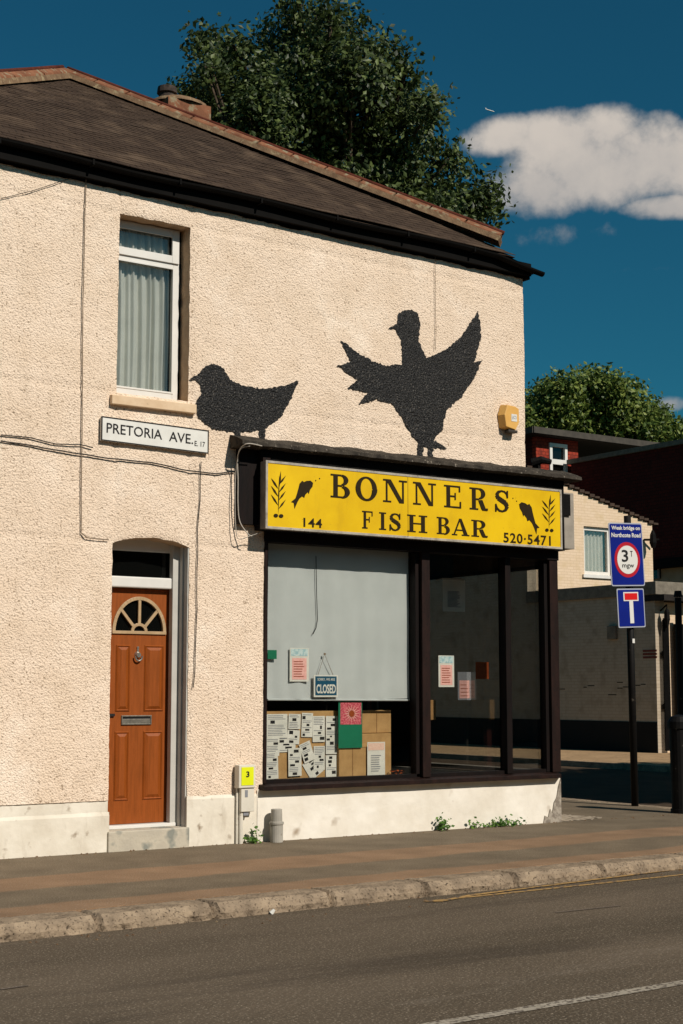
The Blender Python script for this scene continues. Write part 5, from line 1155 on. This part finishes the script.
# loose sprigs standing off the crown outline
far = lob([(585, 408, 30), (545, 418, 26), (560, 400, 20), (615, 412, 28), (640, 430, 24), (665, 440, 20), (570, 440, 40), (620, 450, 40), (530, 440, 22), (700, 450, 26), (592, 392, 16), (608, 395, 14), (660, 460, 30)], 82, 2)
fcb = PF(600, 690, 82); fcb.z = 0
tree(fcb, far, 75000, .155, .46, 12, 'broad sunlit green tree behind the dormer roof at right', M['leafB'], 420, .5)
# unseen tree added on the far corner to cast the side street shadow
st = [(Vector((19.6, -2.6, 6.6)), 2.3), (Vector((17.6, -2.9, 6.4)), 1.7), (Vector((21.4, -3.4, 6.8)), 1.9), (Vector((20.3, -1.2, 7.0)), 1.8), (Vector((18.6, -4.6, 6.6)), 1.5), (Vector((22.8, -1.6, 6.6)), 1.8), (Vector((24.5, -2.2, 6.4)), 1.8), (Vector((17.2, -1.4, 7.4)), 1.2), (Vector((22.2, -4.6, 7.2)), 1.6)]
tree((20.2, -2.3, 0), st, 26000, .20, .4, 13, 'unseen tree added on the far corner to shade the side road', M['leafB'], 260, .2, inner=.2)

# weeds at the wall foot
def weed(px, py, n, w, h, label, seed):
    rnd = random.Random(seed); b_ = PZ(px, py, 0); m_ = MB(); vs = []; fs = []
    for i in range(int(n * 1.3)):
        x = rnd.gauss(0, w * .4); z = abs(rnd.gauss(0, h * .6)) + .01; p = Vector((b_.x + x, -.05 - abs(rnd.gauss(0, .05)), z)); s = rnd.uniform(.010, .026); a = Vector((rnd.uniform(-1, 1), rnd.uniform(-.5, .5), rnd.uniform(-.4, .8))).normalized(); c = a.orthogonal(); k = len(vs)
        vs += [p - a * s, p - c * s * .5, p + a * s, p + c * s * .5]; fs.append((k, k + 1, k + 2, k + 3))
    m_.add(vs, fs); m_.v = m_.v; 
    for i in range(5): m_.tube([(b_.x + rnd.uniform(-w, w) * .3, -.05, 0), (b_.x + rnd.uniform(-w, w) * .4, -.07, h * .7)], .003, 4)
    solo(m_, 'weed', M['weed'], label, 'weed', group='weeds growing at the foot of the wall')
weed(254.5, 843.5, 60, .08, .10, 'small green weed between the utility box pipe and the capped pipe stub', 1)
weed(433, 829.5, 60, .10, .09, 'round tuft of weed at the foot of the white wall under the shop window', 2)
weed(494, 825.5, 130, .34, .06, 'widest low patch of weeds near the right end of the white wall', 3)
weed(466, 827.5, 26, .12, .05, 'sparse small weeds just left of the widest weed patch', 4)

# litter
q = PZ(315, 908, 0); solo(MB().tube([(q.x, kerbY(q.x) - .02, -.10), (q.x + .02, kerbY(q.x) - .03, -.075)], [.018, .01], 7), 'litter', M['white'], 'small white scrap of litter in the gutter by a dark kerb joint', 'litter')
random.seed(9)
m_ = MB()
for i in range(260):
    x = random.uniform(3.6, 13.5); y = -abs(random.gauss(0, .05)) - .03 if random.random() < .6 else kerbY(x) - random.uniform(.02, .35); z = 0.0 if y > -1 else -.104; s = random.uniform(.004, .013)
    m_.add([(x + s, y, z), (x - s, y + s, z), (x, y - s, z), (x, y, z + s)], [(0, 1, 3), (1, 2, 3), (2, 0, 3)])
tag(m_.build('grit', M['mortar'], None), 'scattered grit and dry leaf crumbs along the wall foot and gutter', 'grit', kind='stuff')

# far aeroplane
ap = PF(490, 110.5, 6500); pr = root('aeroplane', ap, 'tiny white airliner high in the sky left of the cloud', 'aeroplane')
ax_ = (RT * .96 - Vector((0, 0, 1)) * .30).normalized(); wd = FW
MB().tube([ap - ax_ * 20, ap - ax_ * 15, ap + ax_ * 15, ap + ax_ * 20], [.6, 2.2, 2.2, .6], 10).build('fuselage', M['white'], pr)
up_ = Vector((0, 0, 1))
MB().add([ap + ax_ * 4 , ap - ax_ * 5, ap - ax_ * 9 + wd * 17 + up_ * 2, ap - ax_ * 6 + wd * 17 + up_ * 2, ap - ax_ * 9 - wd * 17 - up_ * 5, ap - ax_ * 6 - wd * 17 - up_ * 5], [(0, 1, 2, 3), (1, 0, 5, 4)]).build('wings', M['white'], pr)
MB().add([ap - ax_ * 14, ap - ax_ * 19, ap - ax_ * 21 + up_ * 7, ap - ax_ * 18 + up_ * 7], [(0, 1, 2, 3)]).build('tail_fin', M['white'], pr)
